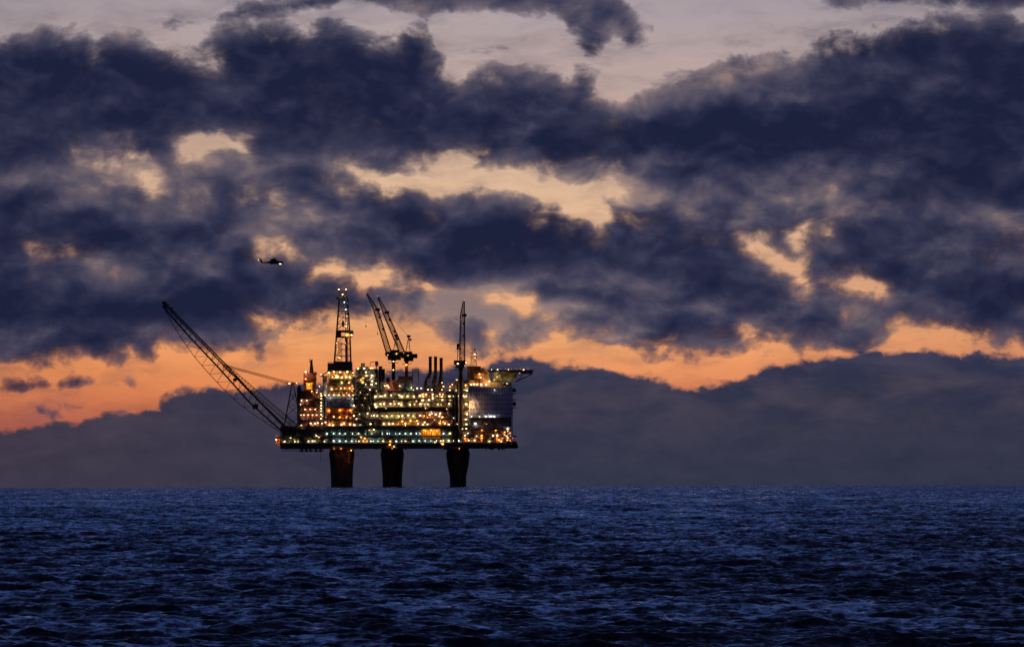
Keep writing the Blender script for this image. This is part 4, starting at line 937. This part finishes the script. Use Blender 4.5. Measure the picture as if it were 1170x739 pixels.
# ---- the platform's own lamps (photo x, photo y, kind, size)
LW = """350,468,p,.8 355.8,468,p,.8 361.5,468,p,.85 346,458,w,.7 351.9,458,w,.7 348.7,474.4,w,.7 353.6,474.4,p,.9 358.5,474.4,p,.8 363.1,474.4,p,.85
368.4,460.4,w,.75 368.4,463.8,w,.8 368.4,467,w,.75 368.4,470,w,.8 368.4,474,w,.8 368.4,478.5,w,.8 368.4,456,w,.6 369.8,475.7,p,.6 373.3,476.5,r,.5 368.6,452.6,w,.85 368.1,450.2,w,.5
377,469.2,o,1.15 389.7,469,o,1.15 401.6,469,o,1.0 382.8,476.5,g,.6 389.3,476.8,o,.7 397,477,w,.5
356.4,483.8,w,.9 361.4,484,w,.9 364.4,483.4,w,.8 369.4,484,p,.85 373,482.7,w,.85 378,485.6,g,.8 381.6,486.0,g,.85 391.4,485.3,g,.85 394.2,484,g,.8 345.9,486.2,w,.6
375.1,495.5,c,.7 382.6,495.5,c,.7 389.3,495.5,c,.7 363,498,w,.6 365.8,499.6,p,.5 354,504,w,.75 358.5,504,w,.7 361.3,504,w,.5 372,504.3,w,.6 382.6,503.7,c,.95 389.3,503.9,c,.95 326.8,504.4,w,.9 333.7,500.4,g,.6 338.4,504.4,g,.6 317.3,502.4,p,1.15 342,504.6,g,.4
350.7,425.5,w,1.15 350.5,433.6,p,.75 354.5,439.8,o,1.3 357.6,447.5,p,.7 363.3,448.8,p,.7 363.8,446.2,o,.5 366.4,442,w,.6 374.3,441.8,p,.5
368.1,428.6,p,.8 377,426.4,g,.9 382.6,425.4,g,.9 389.7,425.7,g,.9 398,425.4,g,1.0 386.2,430.8,g,1.5 391.9,431.8,w,.8 396.5,431.2,g,1.0 400.7,431.5,g,.9 380.9,431.5,w,.6 404.6,426.4,p,.9
399.8,437.8,g,.7 391.4,437.8,g,.7 380,445.1,w,.85 390.6,444.2,g,.7 395,444,p,.7 400.7,444,g,.75 404.6,444.4,p,.7 403.4,447,o,.5
373,451.9,w,.8 376.9,451.7,g,.8 382.7,451.7,w,.75 388.2,451.7,g,.8 394,451.9,p,.75 399.8,451.7,w,.8 397,449.6,o,.6 404.6,452,w,.5 405.3,463.8,w,.95 405.4,475.4,w,.85 408.4,479,p,.7 404,456,g,.4
429.5,462.4,g,1.0 430.7,465.5,g,.9 435.6,461.8,g,.85 439.7,461.8,w,.85 447,461.8,w,.95 452.1,462,p,.7 456.5,461.5,w,.95 459.2,462.8,w,.75 469.1,462.6,g,.8 474.2,462.4,p,.75
421,473,g,.75 425.5,475.4,w,.5 428.1,474.9,w,.85 432,475.4,w,.7 437.6,475.4,g,.5 442.9,475.7,g,1.05 448.6,475.4,g,.8 456.5,475.8,g,.95 460.5,475.4,g,.85 467.3,474.8,w,.95 473,475.6,g,1.0
401.1,485.2,p,.95 406,485.8,w,.95 412.5,485.4,c,.35 424.4,484.6,w,.9 439.4,484.4,w,.8 445.5,484.6,g,1.05 449.6,484.1,p,1.05 455.8,484.4,o,.5 460.4,481.4,o,1.0 464,484,p,.9 469.9,481,o,1.0 464,486.3,g,.4
428.1,490.9,g,.8 423,491.5,p,.5 395.6,495.5,c,.6 403.9,495.5,c,.6 410.8,495.5,g,.7 418.6,495.5,c,.4 425.9,495.5,c,.4 437.6,495.5,c,.5 443.3,495.5,c,.7 446,495.5,c,.5 452.7,495.5,c,.5 457.5,495.5,c,.7 464,495.5,c,.8 470.1,495.5,c,.8 476.4,495.5,c,.75 480.6,495.5,c,.55
413.7,499.6,w,.6 417.7,500.9,o,.8 396.2,504,c,.8 403,504,c,.9 407.6,504,c,.4 411.2,504,p,.75 416.4,504,o,.8 420.4,504,o,.7 424.6,504,c,.75 427.6,504,c,.6 432.8,504,c,.6 438.9,504,w,.85 446.6,504,o,.8 453.7,504,c,.85 459.6,504,c,.6 464,504,p,.85 472.6,504,c,.95 446.3,507.9,o,1.1 451,510.2,p,.7
480.8,461.8,w,.95 489.4,462.2,g,.8 500.7,462.2,g,.7 513.7,461.6,w,.9 525.5,462.1,w,.8 532.8,462.1,w,1.05 511,467.5,g,.4 486,462.5,g,.4 504.5,462.6,g,.4
493.4,470.8,p,.45 491.6,474.2,w,1.0 494,472.9,p,.7 498.3,473.8,w,1.0 503.3,473,p,.85 502.4,475.7,p,.85 506,476.8,w,.7 480.7,474.9,w,.95 485.3,475.4,o,.7 489.2,477,o,.5
533.9,473.4,w,1.05 518.6,477.7,c,.6 527.1,479.2,w,.85 532.4,479.2,w,.95 477.2,481,o,.9 485.7,482.7,g,.85 478.4,484.1,w,.8 489,484.8,g,.8 484,485.2,g,.7 502.8,483.4,o,1.0 507,482.3,o,.7 508.9,484,w,.8 503.6,481,p,.5 513.4,485,w,.8
522.8,484.6,w,1.0 526.7,485,p,.75 533.2,484.9,w,.85 543.4,484.1,w,.95 528.8,489.9,g,.8 533.2,489.9,w,.85 507.2,495.5,c,.9 514.3,495.5,g,.8 534.9,495.2,c,.65 487,492.2,o,.9 493,491.6,o,1.1 499.4,492.4,o,.7
479.6,503.6,c,.7 486.3,503.6,c,.7 493,503.6,c,.6 499.1,503.6,c,.6 504.2,503.6,w,.7 507,503.6,w,.7 513.2,503.6,w,1.0 518.5,503.6,w,.6 524.5,503.6,c,.95 497.6,505.6,g,.6 506.4,507.3,o,1.45 504.8,506.6,r,.8
531.6,497.7,p,.85 531.4,501,o,.7 536,503.1,w,.85 542.6,503.1,w,.9 544.8,498.3,w,.6 550.5,497.8,o,.95 550.7,500.6,o,.85 550.5,503.6,r,.7 563.5,497.8,w,.8 568.3,497.8,w,.95 559.3,503.8,g,.6 570.2,502.5,o,1.1 572.9,504.4,p,.85 567.6,501,r,.8 574,500.8,r,.9
576.9,494,p,.75 580.1,490.3,w,.95 580.1,492.6,w,.6 582.8,494.7,p,.7 579.1,498.4,w,.8 580.2,500.3,p,.9 579.7,502.9,p,.9 583.2,498,p,.5 585.5,500.4,r,.5 577,497,o,.7 583,503.4,o,.6
410.1,421.7,w,.75 417.2,421.4,w,.95 424.4,421.2,g,.75 427,421.2,w,.6 419.2,425.8,w,.9 405.3,429.6,w,.6 426,429.7,w,1.15 425.2,432.2,w,.7 419.8,429.9,g,.7 415.8,432.3,o,.75 415.4,437.6,w,.75 426.2,435.9,w,.85 425.5,439.8,w,1.0 418.9,439.6,g,.5 430.6,438.6,g,.6 413.4,434.4,o,.7
443.5,441.3,w,1.0 440.6,441.4,g,.7 445,443.2,w,.6 457.6,441.3,p,.6 470.8,443.5,w,.6 423.6,445.6,w,.6 403.5,441.4,o,.7 431.2,447,w,.4 473,446,w,.5
429.9,453.2,g,1.0 435.2,453,g,.85 437.2,453,w,.6 440.5,452.2,w,.95 447.9,451.9,w,.8 457,451.9,w,.7 459.4,453,w,.8 466.4,453.2,g,1.05 473.4,453.2,w,.9 462,453,c,.3
477.3,444,w,.95 481.9,444,w,.8 489.6,445.6,w,.75 494,445.9,w,.8 505.6,437.8,w,.6 507.2,442,o,1.0 505.4,445.8,w,.6 517.1,439.8,p,.7 514.4,446.2,w,.9 522.3,434.5,o,.95 521.7,446.6,w,.5 532.3,440.5,o,.9 533.6,446.6,w,.95 530.6,445.8,p,.5 514.6,442.4,o,.8
480.7,452.8,w,1.0 483.9,451,p,.75 487.2,451,w,.8 484.3,453.6,p,.75 494.9,451,w,.8 494.9,453.6,p,.7 494.9,455.6,w,.75 503.1,451,p,.75 506.5,450.8,p,.7 505.4,453.6,w,.8 514,453.2,w,.95 518.4,453.2,g,.55 523.7,452.8,w,.8 529.9,452.8,w,.8 532.9,453,w,.9 500,453,w,.35
483.7,457.6,g,.95 490.7,457.4,w,.95 505.9,457.4,g,.9 476.5,458.6,p,.6 515,457.6,w,.4
548,428,o,1.1 549.4,431.7,p,.95 538.6,439.5,w,.85 541.9,439.4,w,.95 545,439.6,w,.75 550,439.8,w,1.05 555.5,439.8,w,1.05 559.3,435.9,w,.9 532.4,441.2,p,.4 565.4,446,g,.35 564.8,434.2,w,.4 568,431,g,.5 561.8,423.2,w,.5 568.7,423.2,w,.8 572,422.4,r,.3 578,422.3,r,.3 581,423.2,w,.6 584.4,422.3,r,.3 590,422.3,r,.3 594.8,422.4,r,.3 598.2,423.4,w,.85 603,422.4,r,.35 579.3,438.6,w,.6 593.8,427.2,w,.35
555.3,476.2,w,.95 560.8,476.2,w,1.0 565,476.4,g,.7 539,476.3,g,.45 548.2,476.3,g,.45 538,463,f,1.3 525.2,512.6,o,.5 391,512.7,o,.45 383,512.7,o,.35 449,512.6,o,.35 487,466.8,g,.4 451,458.9,g,.4 442,467,g,.35 470,479.9,o,.5 497,480,p,.45 379,455,c,.3 415,463,p,.35 423,466.5,g,.35 412,473.5,g,.35 418,455,w,.4 413,449,g,.4 421,451,p,.35 556,484.6,o,.3 402.5,514.5,o,.8 535.5,470,p,.4 566.5,491.8,o,.6 551,491.6,o,.5 345.2,462.4,w,.45 345.6,474.6,w,.45"""
lamps_ = []; LK = .50
for tok in LW.split():
    a = tok.split(','); lamps_.append((float(a[0]), float(a[1]), a[2], float(a[3])*LK))
def front(px, py):
    """how far in front of the front plane the fitting hangs"""
    if py > 510: return -1.5
    if px > 536 and py < 443.4: return 1.2 if px < 560 else (-12 if py < 428 else 2)
    if abs(px-538) < .1 and abs(py-463) < .1: return -5
    if px > 536 and py < 478: return -1.6
    if px > 537 and py < 491.5: return 1.0
    if py > 489: return -.9
    if px < 346 or 367 < px < 370: return -3.2
    if py < 447: return .2
    return -.9
own = {k: [] for k in M_}
for (x, y, k, r) in lamps_: pass
lamps_.sort(key=lambda q: -q[3])
rest = {}
for i, (x, y, k, r) in enumerate(lamps_):
    d = front(x, y)
    if i < 100: lamp(x, y, -30+d, k, r, plat)
    else: rest.setdefault(k, []).append((x, y, d, r))
b = MB(); mats = []
for ki, (k, ls) in enumerate(rest.items()):
    mats.append(LM[k]); b.cur = ki
    for (x, y, d, r) in ls:
        p = W(x, y, -30+d); b.ball((p[0], p[1], p[2]), r, k=8, sq=(1.25, .8, .72))
for k, ls in rest.items():
    b.cur = len(mats); mats.append(LBM[k])
    for (x, y, d, r) in ls:
        p = W(x, y, -30+d); b.box(p[0]-r*.9, p[0]+r*.9, p[1]+r*.85, p[1]+r*1.2, p[2]-r*.45, p[2]+r*.42)
b.cur = len(mats); mats.append(MT['steel'])
for ls in rest.values():
    for (x, y, d, r) in ls:
        p = W(x, y, -30+d); b.box(p[0]-r*1.1, p[0]+r*1.1, p[1]-r*.3, p[1]+r*1.6, p[2]+r*.8, p[2]+r*.98)
o = b.build('small_lamp', mats, plat); o['kind'] = 'stuff'

# lifeboats hanging outside the block, seen end-on
for i, (x, y, lab) in enumerate(((587.7, 446.0, 'upper dark lifeboat hanging end-on outside the accommodation block'), (587.7, 461.6, 'lower dark lifeboat hanging end-on outside the accommodation block'))):
    t = thing('lifeboat', lab, 'lifeboat', W(x, y+2, -22), 'lifeboats outside the accommodation block'); p = W(x, y, -22)
    b = MB(); b.ball((p[0], p[1], p[2]), 1.45, k=16, sq=(.95, 3.2, 1.05)); b.build('hull', MT['black'], t, smooth=True)
    b = MB(); b.ball((p[0], p[1]+1, p[2]+1.05), .7, k=12, sq=(.9, 1.6, .8)); b.build('canopy', MT['black'], t, smooth=True)
    b = MB()
    for q in (-2.6, 2.6): b.cyl((p[0], p[1]+q, p[2]+1), (p[0]-.2, p[1]+q, p[2]+3.0), .09, k=5); b.box(p[0]-1.6, p[0]+.3, p[1]+q-.15, p[1]+q+.15, p[2]+2.9, p[2]+3.2)
    b.build('davit', MT['steel'], t)
# ------------------------------------------------------------------ helicopter, nose to the right, a lit landing lamp below the nose
hc = thing('helicopter', 'small dark helicopter flying above the platform with a bright lamp under its nose', 'helicopter', W(314, 303.4, -40))
def HP(px, py, y=0): return W(px, py, -40+y)
prof = [(300.0, 301.8, .30, .28), (303.5, 302.0, .40, .40), (307.5, 301.9, .55, .55), (309.8, 301.7, .80, .85), (311.8, 301.5, 1.1, 1.2), (314, 301.4, 1.25, 1.45), (317, 301.5, 1.25, 1.42), (319.6, 301.6, 1.15, 1.15), (322, 301.9, 1.05, 1.05), (324.2, 302.3, .8, .8), (325.4, 302.6, .45, .45), (325.9, 302.7, .12, .12)]
b = MB(); k = 14; n0 = 0
for (x, y, w_, h_) in prof:
    p = HP(x, y)
    for i in range(k):
        t = 2*math.pi*i/k; b.v.append((p[0], p[1]+w_*math.cos(t), p[2]+h_*math.sin(t)))
for j in range(len(prof)-1):
    for i in range(k): b.f.append((j*k+i, (j+1)*k+i, (j+1)*k+(i+1)%k, j*k+(i+1)%k)); b.m.append(0)
b.f.append(tuple(range(k))); b.f.append(tuple((len(prof)-1)*k+i for i in range(k-1, -1, -1))); b.m += [0, 0]
hb = b.build('fuselage', MT['black'], hc, smooth=True)
b = MB(); p, q = HP(311, 299.8), HP(318.2, 298.2); b.box(p[0], q[0], p[1]-.6, p[1]+.6, p[2]-.4, q[2]); p, q = HP(312.6, 298.4), HP(316.6, 297.8); b.box(p[0], q[0], p[1]-.5, p[1]+.5, p[2]-.2, q[2]+.1); b.build('engine_cowling', MT['black'], hc)
b = MB(); b.prism([(HP(299.2, 0)[0], HP(0, 302.2)[2]), (HP(301.8, 0)[0], HP(0, 302.2)[2]), (HP(299.6, 0)[0], HP(0, 298.6)[2]), (HP(298.2, 0)[0], HP(0, 297.9)[2])], HP(0,0)[1]-.15, HP(0,0)[1]+.15)
p = HP(300.6, 300.9); b.box(p[0]-.5, p[0]+.6, p[1]-1.6, p[1]+1.6, p[2]-.06, p[2]+.06); b.build('tail_fin', MT['black'], hc)
b = MB(); p = HP(298.6, 298.6, -.4)
for a in range(5): 
    t = 2*math.pi*a/5+.3; b.cyl(p, (p[0]+1.45*math.cos(t), p[1], p[2]+1.45*math.sin(t)), .07, k=4)
b.cyl(HP(298.6, 298.6, -.6), HP(298.6, 298.6, .1), .18, k=8); b.build('tail_rotor', MT['black'], hc)
b = MB(); p = HP(315.2, 297.0); b.cyl(HP(315.2, 298.4), HP(315.2, 296.4), .28, k=8); b.cyl((p[0], p[1], p[2]-.15), (p[0], p[1], p[2]+.15), .6, k=10)
hub = b.build('rotor_hub', MT['black'], hc)
for a in range(4):
    t = math.radians(78+90*a) if True else 0
    d = Vector((math.cos(t), math.sin(t), 0)); nrm = Vector((-d[1], d[0], 0)); b = MB()
    q0, q1 = p+d*.5, p+d*7.6+Vector((0, 0, -.35)); n = len(b.v)
    for c_ in (q0, q1):
        for s_, h in ((-.24, -.03), (.24, -.03), (.24, .03), (-.24, .03)): b.v.append(tuple(c_+nrm*s_+Vector((0, 0, h))))
    b.f = [(0,3,2,1), (4,5,6,7), (0,1,5,4), (1,2,6,5), (2,3,7,6), (3,0,4,7)]; b.m = [0]*6
    b.build('rotor_blade', MT['black'], hc)
for x, y_ in ((312.4, 1.0), (312.4, -1.0), (321.6, 0)):
    b = MB(); q = HP(x, 303.9, y_); b.cyl((q[0], q[1]-.12, q[2]), (q[0], q[1]+.12, q[2]), .32, k=10); b.cyl((q[0], q[1], q[2]), (q[0], q[1]*1, q[2]+.9), .08, k=4); b.build('wheel', MT['black'], hc)
b = MB(); b.prism([(HP(322.4, 0)[0], HP(0, 301.9)[2]), (HP(324.7, 0)[0], HP(0, 302.2)[2]), (HP(323.6, 0)[0], HP(0, 301.1)[2]), (HP(322.4, 0)[0], HP(0, 300.7)[2])], HP(0,0)[1]-.98, HP(0,0)[1]+.98); b.build('windscreen', MT['glass'], hc)
b = MB(); q = HP(322.3, 303.5, -.5); b.ball(q, .5, k=10, sq=(1.5, .7, .55)); b.build('landing_lamp', LM['w'], hc)
b = MB(); q = HP(297.6, 298.9, -.6); b.ball(q, .2, k=8); b.build('tail_lamp', LM['c'], hc)
# ------------------------------------------------------------------ camera, world, view
cam = bpy.data.cameras.new('camera'); co = bpy.data.objects.new('camera', cam); C.objects.link(co)
cam.sensor_width = 36; cam.lens = 36*F/PW; cam.clip_start = 1; cam.clip_end = 90000
co.matrix_world = Matrix.Translation((0, 0, CAM_H)) @ Matrix.Rotation(math.pi/2 + PITCH, 4, 'X') @ Matrix.Rotation(-ROLL, 4, 'Z')
SC.camera = co
w = bpy.data.worlds.new('World'); SC.world = w; w.use_nodes = True
nt = w.node_tree
bg = nt.nodes['Background']; sk = nt.nodes.new('ShaderNodeTexSky'); sk.sky_type = 'NISHITA'; sk.sun_disc = False
sk.sun_elevation = math.radians(-1.0); sk.sun_rotation = math.radians(-4); nt.links.new(sk.outputs[0], bg.inputs[0]); bg.inputs[1].default_value = 0.05
SC.view_settings.view_transform = 'Standard'; SC.view_settings.look = 'None'
SC.view_settings.exposure = 0; SC.view_settings.gamma = 1
SC.render.engine = 'CYCLES'
SC.cycles.use_denoising = True
SC.cycles.max_bounces = 5; SC.cycles.diffuse_bounces = 2; SC.cycles.glossy_bounces = 2
SC.cycles.sample_clamp_indirect = 3.0
SC.cycles.use_light_tree = True
SC.cycles.filter_width = 1.5
